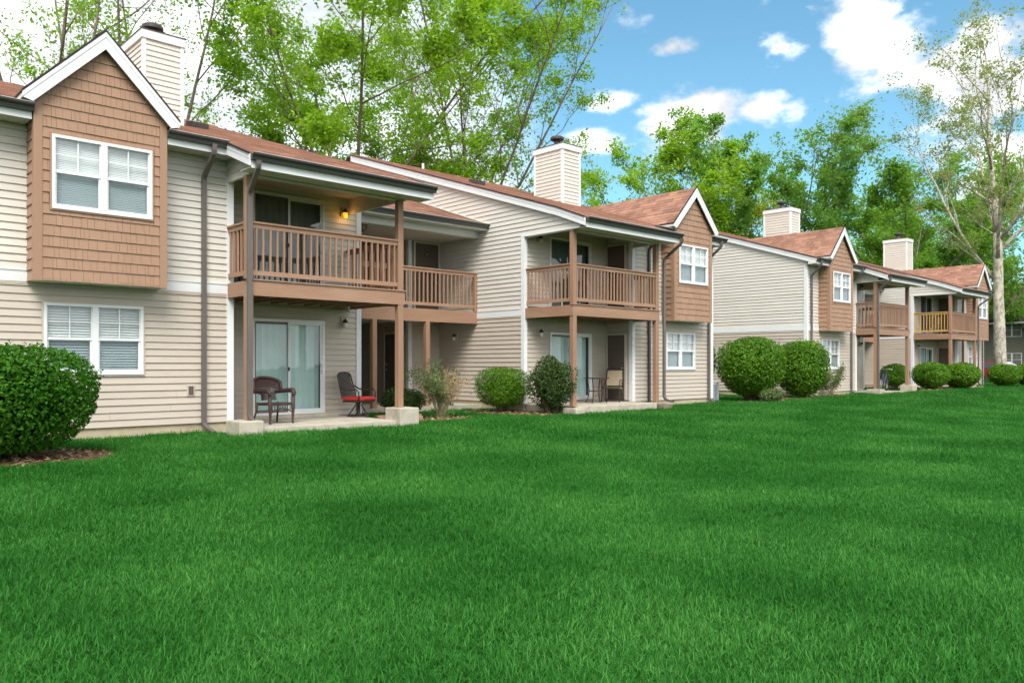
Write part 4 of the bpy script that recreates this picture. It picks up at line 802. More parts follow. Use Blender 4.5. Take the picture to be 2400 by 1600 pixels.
def tree(label, x, y, H, seed, m, bark=BARK, leader=False, tr=.22, fork=.25, stems=3, sspread=.28, limbs=8, llen=.30, lang=(35, 70), brs=6, tws=5, lpt=40, leaf=.13, scat=.16, env=None, curve=.25, name='leafy_tree', cat='tree', lean=(0, 0), droop=.0, spreadl=.9, clump=1.):
    r = np.random.RandomState(seed); t = thing(name, label, cat, (x, y, float(gz(x, y))), 0, 'trees behind and beside the buildings'); wood = MB(); LC = []
    def path(p, d, L, n, up, wob):
        P = [np.array(p, float)]; d = unit(np.array(d, float))
        for i in range(n):
            d = unit(d + np.array([0, 0, up / n]) + r.normal(0, wob, 3)); P.append(P[-1] + d * L / n)
        return P
    trunk = path((0, 0, -.3), (lean[0], lean[1], 1), H * fork + .3, 5, 0.05, .03); wood.tube(trunk, list(np.linspace(tr * 1.25, tr * .8, 6)), 10)
    top = trunk[-1]; az0 = r.rand() * 6.283
    env = env or (lambda f: .55 + .9 * f * (1.25 - f) * 1.6 if f < 1 else .3)
    for s in range(stems):
        az = az0 + 6.283 * s / stems + r.uniform(-.3, .3); sp = sspread * r.uniform(.6, 1.3) * (0 if stems == 1 else 1)
        st0 = top; r0 = tr * .62 / max(1, stems ** .25)
        if leader:
            if s == 0: sp *= .12; r0 = tr * .80
            else: f0 = r.uniform(3.2, 4.9); k0 = int(f0); st0 = trunk[k0] + (trunk[k0 + 1] - trunk[k0]) * (f0 - k0); r0 = tr * .42; sp *= 1.5
        Ls = H * (1 - fork) * r.uniform(.82, 1.05) * (1 if not leader or s == 0 else .85); sp_ = path(st0, (math.cos(az) * sp, math.sin(az) * sp, 1), Ls, 9, .25, .05); rr = r0 + (np.linspace(0, 1, 10) ** .8) * (.02 - r0); wood.tube(sp_, list(rr), 8)
        for l in range(limbs):
            f = .10 + .88 * (l + r.rand()) / limbs; i = f * 9; k = min(8, int(i)); p = sp_[k] + (sp_[k + 1] - sp_[k]) * (i - k); a2 = az + r.uniform(-1.9, 1.9) if stems > 1 else r.rand() * 6.283; an = R(r.uniform(*lang)) * (1.05 - .35 * f)
            Ll = H * llen * env(f) * r.uniform(.7, 1.2); lp = path(p, (math.cos(a2) * math.sin(an), math.sin(a2) * math.sin(an), math.cos(an)), Ll, 6, curve, .10); lr = max(.018, rr[k] * .5); wood.tube(lp, list(np.linspace(lr, .012, 7)), 6)
            for b in range(brs):
                fb = .22 + .78 * (b + r.rand()) / brs; i2 = min(5.99, fb * 6); k2 = int(i2); q = lp[k2] + (lp[k2 + 1] - lp[k2]) * (i2 - k2); dirl = unit(lp[k2 + 1] - lp[k2]); sd_ = unit(np.cross(dirl, r.normal(0, 1, 3))); bd = unit(dirl * .75 + sd_ * .8 + np.array([0, 0, .1 - droop])); Lb = Ll * .42 * r.uniform(.6, 1.2) * (1.15 - .5 * fb); bp = path(q, bd, Lb, 4, .1 - droop, .12); wood.tube(bp, [max(.009, lr * .35), .009, .008, .007, .005], 4, cap=False)
                dl_ = r.choice([.12, .45, 1.0, 2.3], p=[.25, .25, .25, .25]) * clump + (1 - clump)
                for w in range(tws):
                    fw = .25 + .75 * (w + r.rand()) / tws; i3 = min(3.99, fw * 4); k3 = int(i3); q3 = bp[k3] + (bp[k3 + 1] - bp[k3]) * (i3 - k3); td = unit(unit(bp[k3 + 1] - bp[k3]) * .6 + unit(r.normal(0, 1, 3)) * .8); tp = path(q3, td, Lb * .45 * r.uniform(.5, 1.2), 2, .1 - droop, .1); wood.tube(tp, [.006, .005, .003], 3, cap=False)
                    nl = int(lpt * dl_ * r.uniform(.4, 1.5)); 
                    if nl < 1: continue
                    ff = r.rand(nl, 1); pp = np.where(ff < .5, tp[0] + (tp[1] - tp[0]) * ff * 2, tp[1] + (tp[2] - tp[1]) * (ff * 2 - 1)); LC.append(pp + r.normal(0, scat, (nl, 3)) * np.array([1, 1, .7]))
    obj('trunk', wood, bark, t, smooth=True); L = np.concatenate(LC)
    leaves('crown', L, np.tile(np.array([[0, 0, .8]]), (len(L), 1)), leaf, m, t, r, spread=spreadl); print(label[:40], len(L)); return t
def at(px, depth):
    d = FW + RT * (px - 1200) / 1880.; return d[0] * depth, d[1] * depth
BG = 'bushes along the walls'
bush('big glossy dark green bush in front of the left window', 2.42, 12.95, 1.22, 1.05, 1.60, 15000, .062, LM['glossy'], 11, zb=.06, power=3.2, lump=.06, depth=.10, group=BG, spread=.8)
bush('small clipped bush with bare stem by the side wall', 14.85, 16.2, .70, .66, 1.25, 6500, .05, LM['clip'], 12, zb=.17, power=3.4, lump=.05, stems=12, group=BG, gap=.25)
bush('loose grey green bush in front of the patio post', 15.25, 14.72, .66, .62, 1.58, 4200, .07, LM['holly'], 13, zb=.10, power=2.2, lump=.2, depth=.24, group=BG, gap=.5, spread=1)
bush('biggest round clipped bush between the two buildings', 25.55, 14.85, 1.2, 1.08, 2.26, 15000, .085, LM['clip'], 14, zb=.18, power=2.7, lump=.06, stems=16, group=BG)
bush('second big round bush at the corner of the far building', 28.78, 14.62, 1.06, .88, 2.2, 13000, .085, LM['clip'], 15, zb=.12, power=2.9, lump=.05, group=BG)
bush('small dark bush behind the far balcony post', 39.0, 15.2, .75, .6, 1.25, 3500, .08, LM['clip'], 16, zb=.25, power=2.5, stems=12, group=BG, gap=.4)
bush('left one of the two round bushes below the far right balcony', 41.75, 14.55, 1.0, .8, 1.36, 7000, .085, LM['clip'], 17, zb=.06, power=2.5, lump=.04, group=BG)
bush('right one of the two round bushes below the far right balcony', 43.55, 13.75, .97, .8, 1.33, 7000, .085, LM['clip'], 18, zb=.06, power=2.5, lump=.04, group=BG)
bush('round bush at the foot of the sycamore', 49.9, 13.6, .98, .8, 1.25, 6000, .09, LM['clip'], 19, zb=.05, power=2.5, lump=.04, group=BG)
bush('rightmost round bush at the edge of the lawn', 52.2, 13.0, 1.1, .9, 1.3, 6000, .09, LM['clip'], 20, zb=.05, power=2.5, lump=.05, group=BG)
bush('tall narrow holly in the gap beside the cooling unit', 26.3, 17.6, .75, .75, 2.75, 5000, .09, LM['holly'], 21, zb=.1, power=1.7, lump=.12, group=BG, cat='shrub', name='holly_shrub')
bush('low dark shrub behind the right post of the near patio', 11.95, 16.75, .62, .45, .75, 2600, .07, LM['holly'], 22, zb=.02, power=2.2, lump=.25, depth=.25, group=BG, cat='shrub', name='low_shrub', gap=.4)
bush('low leafy shrub at the foot of the biggest round bush', 25.3, 13.95, .6, .4, .50, 1500, .06, LM['olive'], 23, zb=.02, power=2.0, lump=.2, depth=.3, group=BG, cat='shrub', name='low_shrub')
def thinshrub(label, x, y, h, wd, n, seed, m, dry=None, base=True, leaf=.065):
    r = np.random.RandomState(seed); t = thing('thin_shrub', label, 'shrub', (x, y, float(gz(x, y)))); st = MB(); LC = []; DC = []
    for i in range(n):
        az = r.rand() * 6.283; sp = r.uniform(.15, 1) * wd; hh = h * r.uniform(.65, 1.0); tip = np.array([math.cos(az) * sp, math.sin(az) * sp, hh]); b = np.array([r.normal(0, .04), r.normal(0, .04), -.03]); m1 = b * .55 + tip * .45 + np.array([-math.cos(az) * sp * .15, -math.sin(az) * sp * .15, 0]); st.tube([b, m1, tip], [.016, .011, .004], 5)
        isdry = dry is not None and (dry @ np.array([math.cos(az), math.sin(az)])) > .55
        for k in range(9):
            f = r.uniform(.35, 1); q = (m1 + (tip - m1) * ((f - .35) / .65)); e = q + r.normal(0, .13, 3) + np.array([0, 0, .04]); st.tube([q, e], [.005, .002], 3, cap=False)
            nl = r.randint(5, 12) if isdry else r.randint(16, 30); (DC if isdry else LC).append(q + (e - q) * r.rand(nl, 1) + r.normal(0, .055, (nl, 3)))
    if base:
        k = 420; LC.append(np.stack([r.normal(0, .17, k), r.normal(0, .17, k), np.abs(r.normal(.05, .13, k))], 1))
    obj('stem', st, mat('pale_stem', (.34, .28, .18), .8, .2, var=.2), t); L = np.concatenate(LC); leaves('foliage', L, np.tile(np.array([[0, 0, .6]]), (len(L), 1)), leaf, m, t, r, asp=.42, spread=1)
    if DC: L = np.concatenate(DC); leaves('dry_leaves', L, np.tile(np.array([[0, 0, .3]]), (len(L), 1)), leaf * .9, LM['dry'], t, r, asp=.4, spread=1)
    return t
thinshrub('half dead shrub with pale twigs and some dry tan leaves', 12.1, 15.4, 1.32, .82, 24, 31, LM['olive'], dry=np.array([.8, -.6]))
thinshrub('thin leggy shrub under the lower window of the far building', 31.45, 14.7, 1.15, .75, 13, 32, LM['olive'], base=False, leaf=.08)
# trees
x, y = at(120, 37); tree('tall grey tree with thin new leaves at the far left behind the roof', x, y, 28, 41, LM['spring'], tr=.30, fork=.22, stems=4, sspread=.30, limbs=9, llen=.24, brs=6, tws=5, lpt=9, leaf=.19, lang=(30, 65), scat=.22)
x, y = at(330, 39); tree('slender tree with sparse leaves rising behind the left chimney', x, y, 27, 42, LM['spring'], tr=.28, fork=.25, stems=3, sspread=.28, limbs=9, llen=.24, brs=6, tws=5, lpt=13, leaf=.19, lang=(30, 65), scat=.22)
x, y = at(830, 41); tree('broad bright green tree filling the sky above the balcony roof', x, y, 25, 43, LM['spring'], tr=.30, fork=.30, stems=5, sspread=.78, limbs=13, llen=.26, brs=7, tws=5, lpt=36, leaf=.235, lang=(45, 90), curve=.12, scat=.28, spreadl=.6)
x, y = at(1120, 44); tree('fan shaped tree with many bare upright stems left of the middle chimney', x, y, 22.5, 44, LM['spring'], tr=.26, fork=.32, stems=7, sspread=.62, limbs=10, llen=.22, brs=6, tws=4, lpt=15, leaf=.20, lang=(25, 60), scat=.2)
x, y = at(1560, 60); tree('smaller bright green tree above the ridge of the middle gable', x, y, 17.0, 45, LM['spring'], tr=.22, fork=.35, stems=6, sspread=.6, limbs=8, llen=.26, brs=6, tws=5, lpt=18, leaf=.29, scat=.28, spreadl=.6)
x, y = at(1685, 63); tree('tall slim tree with dark leaves rising behind the middle gable', x, y, 21.0, 46, LM['mid'], tr=.20, fork=.25, stems=3, sspread=.16, limbs=14, llen=.14, brs=6, tws=5, lpt=16, leaf=.29, lang=(35, 65), scat=.24)
x, y = at(1860, 65); tree('tall wide dark green tree behind the far chimney', x, y, 21.2, 47, LM['mid'], tr=.26, fork=.25, stems=5, sspread=.45, limbs=10, llen=.19, brs=6, tws=5, lpt=17, leaf=.29, lang=(35, 65), scat=.26)
x, y = at(1700, 70); tree('small yellow green tree showing just over the far roof', x, y, 13.5, 48, LM['lime'], tr=.18, fork=.3, stems=4, sspread=.45, limbs=6, llen=.3, brs=5, tws=5, lpt=24, leaf=.27, scat=.36)
x, y = at(2110, 68); tree('dense dark green tree behind the farthest chimney', x, y, 17.8, 49, LM['deep'], tr=.34, fork=.30, stems=6, sspread=.75, limbs=9, llen=.26, brs=6, tws=5, lpt=20, leaf=.31, lang=(35, 75), scat=.30, spreadl=.6)
x, y = at(2260, 76); tree('green tree between the farthest chimney and the sycamore trunk', x, y, 16.5, 50, LM['deep'], tr=.28, fork=.22, stems=6, sspread=.6, limbs=8, llen=.30, brs=6, tws=5, lpt=12, leaf=.32, scat=.32)
x, y = at(2430, 72); tree('green tree behind the sycamore at the right edge', x, y, 16, 51, LM['deep'], tr=.28, fork=.18, stems=6, sspread=.65, limbs=9, llen=.30, brs=6, tws=5, lpt=13, leaf=.32, scat=.32)
x, y = at(1990, 84); tree('yellowish green tree low behind the far roofs', x, y, 15, 53, LM['spring'], tr=.26, fork=.2, stems=6, sspread=.65, limbs=8, llen=.32, brs=6, tws=4, lpt=20, leaf=.34, scat=.34)
x, y = at(2345, 52); tree('sycamore with mottled pale trunk and few young leaves at the right edge', x, y, 24.5, 52, LM['sage'], bark=BARK2, leader=True, tr=.32, fork=.40, stems=6, sspread=.62, limbs=9, llen=.22, brs=6, tws=5, lpt=11, leaf=.19, lang=(30, 65), scat=.22, lean=(-.02, .05))
# ------------------------------------------------------------------ lamps and small things on the buildings
lamp('wall_lamp', front(16.45 - .024), 9.99, 5.05 - .18, 'lit amber lantern by the upper sliding door of the near balcony', 'amber')
pl = bpy.data.lights.new('lantern_bulb', 'POINT'); pl.energy = .5; pl.color = (1, .5, .12); pl.shadow_soft_size = .05; po = bpy.data.objects.new('lantern_bulb', pl); C.objects.link(po); po.location = (9.99, 16.27, 4.74)
lamp('wall_lamp', front(16.45 - .024), 9.99, 2.30, 'unlit lantern beside the lower sliding door of the near patio')
lamp('wall_lamp', leftf(15.58 - .024), 19.05, 2.18, 'small unlit lantern on the side wall under the walkway')
lamp('wall_lamp', front(16.15 - .024), 16.2, 2.24, 'unlit lantern left of the sliding door behind the patio table')
lamp('wall_lamp', front(16.15 - .024), 16.17, 4.90, 'pale round lamp by the middle balcony door')
for (u, z, P, l) in ((9.99, 5.0, front(16.42), 'lamp by the left balcony door of the far building'), (9.99, 2.3, front(16.42), 'dark lantern on the ground floor of the far building near the bicycle'), (16.2, 2.28, front(16.12), 'lantern left of the lowest far right sliding door'), (16.17, 4.9, front(16.12), 'lamp by the farthest right balcony door')):
    lamp('wall_lamp', P, u, z, l, dx=28.05)
cl = thing('ceiling_lantern', 'dark framed lantern under the walkway ceiling', 'ceiling lamp', (11.9, 18.6, 5.10))
obj('glass_shade', MB().lathe([(.075, -.165), (.125, -.06), (.13, -.03)], (0, 0, 0), 6), M['sling'], cl)
fr = MB().lathe([(.15, -.035), (.16, -.02), (.14, -.002)], (0, 0, 0), 6)
for k in range(6):
    a = k * math.pi / 3; fr.tube([(.132 * math.cos(a), .132 * math.sin(a), -.03), (.128 * math.cos(a), .128 * math.sin(a), -.06), (.08 * math.cos(a), .08 * math.sin(a), -.168)], .009, 4)
fr.lathe([(.082, -.178), (.082, -.160)], (0, 0, 0), 6); obj('frame', fr, M['lampdark'], cl)
# ------------------------------------------------------------------ furniture
def panel_lattice(fn, nu, nv, r, diag=True):
    """open weave over a surface fn(u,v), u,v in 0..1"""
    mb = MB(); S_ = 7
    if diag:
        for k in range(-nv, nu):
            for sg in (1, -1):
                pts = []
                for i in range(S_ + 1):
                    v = i / S_; u = (k + (v if sg > 0 else 1 - v) * nv) / nu
                    if -.001 <= u <= 1.001: pts.append(fn(min(1, max(0, u)), v))
                if len(pts) > 1: mb.tube(pts, r, 4, cap=False)
    else:
        for k in range(nu + 1): mb.tube([fn(k / nu, i / S_) for i in range(S_ + 1)], r, 4, cap=False)
        for k in range(nv + 1): mb.tube([fn(i / S_, k / nv) for i in range(S_ + 1)], r, 4, cap=False)
    return mb
def wicker_chair(label, x, y, z, rz):
    t = thing('wicker_armchair', label, 'chair', (x, y, z), rz); W_ = M['wicker']        # faces -Y
    for sx in (-1, 1):
        obj('leg', MB().tube([(sx * .27, -.24, 0), (sx * .265, -.235, .03), (sx * .262, -.235, .12), (sx * .27, -.24, .30), (sx * .275, -.235, .55)], [.026, .020, .022, .034, .038], 8), W_, t, smooth=True)
        obj('leg', MB().tube([(sx * .29, .34, 0), (sx * .25, .25, .25), (sx * .24, .24, .42)], [.018, .02, .022], 8), W_, t, smooth=True)
        obj('arm', MB().tube([(sx * .275, -.235, .54), (sx * .282, -.25, .62), (sx * .290, -.20, .665), (sx * .300, 0, .66), (sx * .285, .18, .64), (sx * .22, .30, .62)], [.036, .045, .05, .045, .04, .035], 8), W_, t, smooth=True)
    obj('seat', MB().extr([(-.255, -.25, .37), (.255, -.25, .37), (.24, .24, .36), (-.24, .24, .36)], (0, 0, .055)), W_, t, bevel=.015)
    def bk(u, v): a = (u - .5) * 2.3; rr = .345; zc = .46 + .46 * v * (1 - .20 * (2 * u - 1) ** 2); w_ = 1 if v > .38 else .55; return (math.sin(a) * rr * w_, .05 + .24 * math.cos(a) + .10 * v + .02, zc)
    b = obj('backrest', panel_lattice(bk, 16, 10, .008), W_, t)
    rim = MB().tube([bk(0, .40)] + [bk(0, .7)] + [bk(i / 10, 1) for i in range(11)] + [bk(1, .7), bk(1, .40)], .032, 7); obj('rim', rim, W_, b, smooth=True)
    sh = MB(); n = 14
    for i in range(n):
        for (v0, v1) in ((.55, .75), (.75, .985)): sh.quad(bk(i / n, v0), bk((i + 1) / n, v0), bk((i + 1) / n, v1), bk(i / n, v1))
    obj('woven_panel', sh, W_, b, smooth=True)
    ap = MB()
    for k in range(9):
        u = -.24 + .06 * k; zt = .37; zb = .23 + .09 * (1 - (u / .24) ** 2); ap.tube([(u, -.245, zt), (u + .03, -.245, zb)], .007, 4, cap=False); ap.tube([(u + .03, -.245, zt), (u, -.245, zb)], .007, 4, cap=False)
    ap.tube([(-.255, -.245, .22), (-.15, -.245, .28), (0, -.245, .31), (.15, -.245, .28), (.255, -.245, .22)], .013, 6); obj('apron', ap, W_, t)
    return t
wicker_chair('dark brown wicker armchair on the near patio', 7.58, 15.06, .125, R(8))
def swivel_chair(label, x, y, z, rz):
    t = thing('swivel_chair', label, 'chair', (x, y, z), rz); B = M['bronze']            # faces -Y
    obj('base_ring', MB().lathe([(.255, 0), (.265, .012), (.262, .03), (.21, .04), (.20, .03), (.20, .005)], (0, 0, 0), 24), B, t)
    for k in range(4):
        a = R(45 + 90 * k); obj('leg', MB().tube([(.235 * math.cos(a), .235 * math.sin(a), .03), (.15 * math.cos(a), .15 * math.sin(a), .13), (.06 * math.cos(a), .06 * math.sin(a), .27)], .015, 6), B, t)
    obj('stem', MB().lathe([(.06, .05), (.05, .10), (.05, .30), (.09, .33)], (0, 0, 0), 12), B, t)
    obj('seat_frame', MB().box(-.27, .27, -.27, .25, .33, .365), B, t, bevel=.012)
    obj('cushion', MB().box(-.275, .275, -.30, .25, .366, .455), M['red'], t, bevel=.035)
    def bk(u, v): return ((u - .5) * .52 * (1 - .10 * v), .25 + .16 * v + .03 * math.cos((u - .5) * 3), .40 + .60 * v - .05 * abs(2 * u - 1) ** 4 * v)
    b = obj('backrest', panel_lattice(bk, 13, 12, .0085), B, t); obj('rim', MB().tube([bk(0, i / 6) for i in range(7)] + [bk(i / 8, 1.0) for i in range(1, 8)] + [bk(1, 1 - i / 6) for i in range(7)], .017, 6), B, b)
    for sx in (-1, 1): obj('arm', MB().tube([(sx * .27, .33, .70), (sx * .31, .22, .62), (sx * .32, 0, .61), (sx * .32, -.17, .63), (sx * .315, -.25, .57), (sx * .285, -.24, .36)], .018, 7), B, t, smooth=True)
    return t
swivel_chair('black lattice swivel chair with a red cushion by the patio wall', 9.98, 15.75, .125, R(20))
def patio_table(label, x, y, z):
    t = thing('patio_table', label, 'table', (x, y, z)); B = M['bronze']
    top = obj('table_top', MB().lathe([(.36, .705), (.38, .712), (.38, .728), (.36, .735)], (0, 0, 0), 28), B, t); obj('glass', MB().lathe([(.355, .7355), (.355, .741)], (0, 0, 0), 28), M['dglass'], top)
    for k in range(4):
        a = R(20 + 90 * k); c, s = math.cos(a), math.sin(a); obj('leg', MB().tube([(.32 * c, .32 * s, .71), (.25 * c, .25 * s, .55), (.21 * c, .21 * s, .34), (.25 * c, .25 * s, .15), (.33 * c, .33 * s, 0)], .014, 6), B, t, smooth=True)
    obj('shelf_ring', MB().tube([(.215 * math.cos(i * .3307), .215 * math.sin(i * .3307), .34) for i in range(20)], .012, 6), B, t); return t
patio_table('round dark metal table on the middle patio', 17.72, 15.3, .20)
def sling_chair(label, x, y, z, rz):
    t = thing('sling_chair', label, 'chair', (x, y, z), rz); B = M['bronze']
    for sx in (-1, 1):
        obj('leg', MB().tube([(sx * .27, -.28, 0), (sx * .26, -.25, .25), (sx * .26, -.27, .45), (sx * .27, -.24, .64)], .016, 6), B, t, smooth=True); obj('leg', MB().tube([(sx * .26, .33, 0), (sx * .25, .24, .22), (sx * .25, .22, .42)], .016, 6), B, t, smooth=True)
        obj('arm', MB().tube([(sx * .27, -.27, .62), (sx * .275, -.18, .66), (sx * .275, .05, .65), (sx * .26, .30, .62)], .018, 6), B, t, smooth=True); obj('back_post', MB().tube([(sx * .25, .22, .40), (sx * .25, .30, .65), (sx * .24, .40, .98)], .016, 6), B, t, smooth=True)
    obj('seat', MB().extr([(-.25, -.27, .42), (.25, -.27, .42), (.25, .20, .39), (-.25, .20, .39)], (0, 0, .03)), M['sling'], t); obj('seat_rail', MB().tube([(-.26, -.28, .43), (.26, -.28, .43)], .017, 6), B, t)
    obj('backrest', MB().extr([(-.235, .25, .48), (.235, .25, .48), (.23, .385, .93), (-.23, .385, .93)], (0, .014, .004)), M['sling'], t); obj('top_rail', MB().tube([(-.245, .40, .95), (-.12, .405, 1.0), (0, .41, 1.015), (.12, .405, 1.0), (.245, .40, .95)], .022, 6), B, t, smooth=True)
    obj('stretcher', MB().tube([(-.255, .22, .40), (.255, .22, .40)], .013, 6), B, t); return t
sling_chair('beige sling chair facing the table on the middle patio', 18.55, 15.38, .20, R(-62))
# dark folding rack behind the near balcony rail, and a white fan heater shape behind the middle balcony rail
rk = thing('folding_rack', 'black folding rack leaning behind the near balcony rail', 'rack', (7.25, 15.9, 2.862), R(8))
for sx in (-.28, 0, .28): obj('upright', MB().box(sx - .02, sx + .02, -.02, .02, 0, 1.25), M['black'], rk)
for zz in (.3, .72, 1.2): obj('crossbar', MB().box(-.30, .30, -.014, .014, zz, zz + .035), M['black'], rk)
obj('cover', MB().box(-.27, .27, .021, .035, .05, 1.22), M['black'], rk)
fn = thing('floor_fan', 'pale floor fan standing behind the middle balcony rail', 'fan', (16.75, 15.75, 2.862))
obj('base', MB().lathe([(.18, 0), (.18, .02), (.04, .04)], (0, 0, 0), 18), M['lampglass'], fn); obj('pole', MB().tube([(0, 0, .03), (0, 0, .95)], .018, 8), M['lampglass'], fn); obj('motor', MB().lathe([(.05, -.08), (.06, -.02), (.05, .06)], (0, 0, 1.08), 12), M['lampglass'], fn, smooth=True)
hd = panel_lattice(lambda u, v: ((.03 + .18 * v) * math.cos(u * 6.283), -.09 - .03 * math.cos(v * 3), 1.08 + (.03 + .18 * v) * math.sin(u * 6.283)), 22, 3, .004, False); obj('grille', hd, M['lampglass'], fn)
for k in range(4):
    a = k * math.pi / 2; obj('blade', MB().quad((0, -.085, 1.08), (.17 * math.cos(a - .3), -.08, 1.08 + .17 * math.sin(a - .3)), (.19 * math.cos(a), -.09, 1.08 + .19 * math.sin(a)), (.17 * math.cos(a + .3), -.10, 1.08 + .17 * math.sin(a + .3))), M['vblind'], fn)
# air conditioner
ac = thing('air_conditioner', 'grey louvred cooling unit at the corner of the near building', 'cooling unit', (24.3, 15.98, float(gz(24.3, 16))))
obj('pad', MB().box(-.42, .42, -.42, .42, -.1, .05), M['conc'], ac); obj('cabinet', MB().box(-.32, .32, -.32, .32, .051, .60), M['acdark'], ac)
for sx in (-1, 1):
    for sy in (-1, 1): obj('corner_post', MB().box(min(sx * .36, sx * .30), max(sx * .36, sx * .30), min(sy * .36, sy * .30), max(sy * .36, sy * .30), .051, .66), M['acgrey'], ac)
obj('top_panel', MB().box(-.37, .37, -.37, .37, .66, .71), M['acgrey'], ac, bevel=.015); obj('fan_guard', MB().lathe([(.28, .711), (.27, .74), (.05, .755)], (0, 0, 0), 20), M['acdark'], ac)
lv = MB()
for k in range(17):
    z = .07 + k * .034
    lv.box(-.30, .30, -.352, -.338, z, z + .016); lv.box(-.352, -.338, -.30, .30, z, z + .016)
obj('louvre', lv, M['acgrey'], ac, kind='stuff')
for u in (-.1, .1): obj('louvre_bar', MB().box(u - .012, u + .012, -.358, -.3525, .06, .655), M['acgrey'], ac); obj('louvre_bar', MB().box(-.358, -.3525, u - .012, u + .012, .06, .655), M['acgrey'], ac)
# bicycle by the far building
bc = thing('bicycle', 'bicycle leaning behind the small bush on the far patio', 'bicycle', (37.3, 15.0, .13), R(8))
for xx in (-.5, .5):
    w = obj('wheel', MB().tube([(xx + .31 * math.cos(i * .2618), 0, .33 + .31 * math.sin(i * .2618)) for i in range(25)], .02, 6), M['tyre'], bc); sp = MB()
    for k in range(10): sp.tube([(xx, 0, .33), (xx + .3 * math.cos(k * .6283), 0, .33 + .3 * math.sin(k * .6283))], .003, 3, cap=False)
    obj('spokes', sp, M['brass'], w)
blue = mat('blue_paint', (.08, .10, .18), .3, .5)
obj('frame', MB().tube([(-.5, 0, .33), (-.05, 0, .3), (.35, 0, .75), (-.15, 0, .78), (-.05, 0, .3)], .02, 6).tube([(-.5, 0, .33), (-.15, 0, .78)], .014, 6).tube([(.5, 0, .33), (.38, 0, .6), (.33, 0, .92)], .018, 6), blue, bc)
obj('saddle', MB().extr([(-.30, -.07, .86), (-.30, .07, .86), (-.02, .02, .88), (-.02, -.02, .88)], (0, 0, .05)), M['black'], bc); obj('handlebar', MB().tube([(.36, -.28, .95), (.33, -.1, .98), (.33, .1, .98), (.36, .28, .95)], .013, 6), M['brass'], bc)
# things behind the far right balcony rail
ch = thing('wooden_chair', 'brown wooden chair behind the yellow rail of the far right balcony', 'chair', (44.9, 15.4, 2.862), R(-70))
for sx in (-.24, .24):
    for sy in (-.22, .22): obj('leg', MB().box(sx - .02, sx + .02, sy - .02, sy + .02, 0, .42 if sy < 0 else .95), M['yellow'], ch)
obj('seat', MB().box(-.26, .26, -.26, .26, .421, .46), M['brown'], ch); obj('backrest', MB().box(-.22, .22, .205, .235, .55, .93), M['brown'], ch)
# red parked car beyond the far building
def car(label, x, y, rz):
    t = thing('parked_car', label, 'car', (x, y, float(gz(x, y))), rz); pr = [(-2.2, .35), (2.2, .35), (2.22, .72), (1.5, .92), (.75, 1.42), (-.9, 1.46), (-1.75, 1.0), (-2.2, .9)]
    obj('body', MB().extr([(a, -.85, b) for a, b in pr], (0, 1.7, 0)), M['carpaint'], t, bevel=.06)
    obj('side_window', MB().extr([(.6, -.862, 1.0), (.62, -.862, 1.34), (-.85, -.862, 1.38), (-1.4, -.862, 1.02)], (0, .008, 0)), M['acdark'], t); obj('side_window', MB().extr([(.6, .854, 1.0), (.62, .854, 1.34), (-.85, .854, 1.38), (-1.4, .854, 1.02)], (0, .008, 0)), M['acdark'], t)
    obj('windscreen', MB().extr([(1.42, -.7, .98), (1.42, .7, .98), (.82, .62, 1.40), (.82, -.62, 1.40)], (.012, 0, .012)), M['acgrey'], t); obj('rear_window', MB().extr([(-1.72, -.7, 1.04), (-1.72, .7, 1.04), (-1.0, .62, 1.44), (-1.0, -.62, 1.44)], (-.012, 0, .012)), M['acgrey'], t)
    for sx in (-1.35, 1.35):
        for sy in (-.80, .80): w = obj('wheel', MB().lathe([(.1, -.1), (.31, -.1), (.33, -.06), (.33, .06), (.31, .1), (.1, .1)], (0, 0, 0), 18).xf(Matrix.Translation((sx, sy, .33)) @ Matrix.Rotation(R(90), 4, 'X')), M['tyre'], t); obj('rim', MB().lathe([(.19, -.105), (.19, .105)], (0, 0, 0), 12).xf(Matrix.Translation((sx, sy, .33)) @ Matrix.Rotation(R(90), 4, 'X')), M['brass'], w)
    for sy in (-.6, .6): obj('tail_lamp', MB().box(-2.215, -2.18, sy - .15, sy + .15, .72, .85), M['red'], t); obj('headlight', MB().box(2.17, 2.225, sy - .15, sy + .15, .60, .71), M['lampglass'], t)
x, y = at(2322, 58); car('red car parked beyond the far building by the sycamore trunk', x, y, R(72))
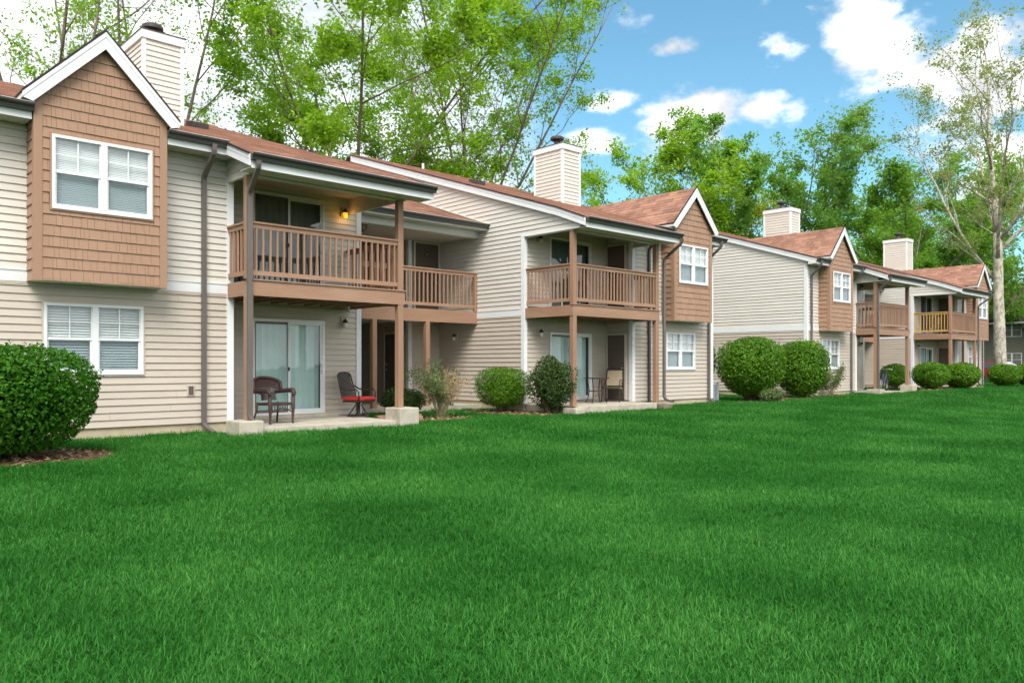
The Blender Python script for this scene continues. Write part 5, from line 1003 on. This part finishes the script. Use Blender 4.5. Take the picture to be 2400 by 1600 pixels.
# brown building at the right edge, behind the sycamore
DB = mat('grey_green_siding', (.17, .165, .13), .6, .3, var=.1); DR = mat('brown_roof', (.085, .06, .05), .9, .1, var=.2, vscale=8)
fb = thing('brown_building', 'dark brown roofed building behind the sycamore at the right edge', 'building', (84, 12, .08))
P = leftf(0); w = wallback(fb, P, -14, 22, 0, 5.1, DB, [(2.5, 6.5, .1, 2.5), (2.5, 6.5, 2.95, 5.0)], th=.2); siding(w, P, -14, 22, .2, 5.1, DB, [(2.4, 6.6, 0, 2.6), (2.4, 6.6, 2.85, 5.05)], single=False, e=.15)
obj('porch_shade_block', MB().box(.25, 5, 2.3, 6.7, 0, 5.1), M['dark'], fb); obj('porch_floor', MB().box(-1.6, .24, 2.4, 6.6, 2.65, 2.9), M['brown'], fb)  # solid block behind the openings, coloured dark as the shade of the breezeway
r = railing(fb, (-1.55, 2.5), (-1.55, 6.5), 3.9, 3.05, .16, single=False)
for yy in (2.5, 6.5): obj('post', MB().box(-1.62, -1.48, yy - .07, yy + .07, 0, 5.1), M['brown'], fb)
obj('roof', MB().extr([(-.8, -14.5, 5.15), (-.8, -14.5, 5.05), (18, -14.5, 5.05), (18, -14.5, 5.15), (8.6, -14.5, 9.4)], (0, 37, 0)), DR, fb); obj('gutter', MB().box(-.95, -.82, -14.5, 22.5, 4.98, 5.12), M['white'], fb)
for yy in (1.7, 7.4, -5): obj('downspout', MB().box(-.15, -.05, yy, yy + .12, 0, 4.98), M['white'], fb)
for (yy, zz) in ((-3.5, 1.1), (-3.5, 3.8), (9.5, 1.1), (9.5, 3.8)): window(fb, P, yy, yy + 1.6, zz, zz + 1.2)

# small things on the ground by the breezeway
tb = thing('landscape_timber', 'weathered timber lying beside the near patio slab', 'timber', (10.75, 15.2, 0), R(-8), 'timbers by the near patio'); obj('beam', MB().box(-.55, .55, -.08, .08, -.05, .12), M['brownh'], tb, bevel=.012); obj('end_cap', MB().box(-.556, -.5505, -.07, .07, -.04, .11), M['door'], tb)
tb = thing('landscape_timber', 'second timber behind the one touching the patio slab', 'timber', (11.0, 15.62, 0), R(-4), 'timbers by the near patio'); obj('beam', MB().box(-.6, .6, -.08, .08, -.05, .13), M['brown'], tb, bevel=.012); obj('end_cap', MB().box(-.606, -.6005, -.07, .07, -.04, .12), M['door'], tb)
pt = thing('plant_pot', 'black plastic pot on the porch edge beside the half dead shrub', 'pot', (14.6, 18.35, .14)); obj('bowl', MB().lathe([(.14, .02), (.19, .30), (.21, .31), (.21, .34), (.185, .34), (.17, .28)], (0, 0, 0), 18), M['black'], pt, smooth=False); obj('saucer', MB().lathe([(.2, 0), (.23, .025), (.21, .025)], (0, 0, 0), 18), M['black'], pt); obj('soil', MB().lathe([(.165, .29), (.165, .30)], (0, 0, 0), 14), M['dark'], pt)
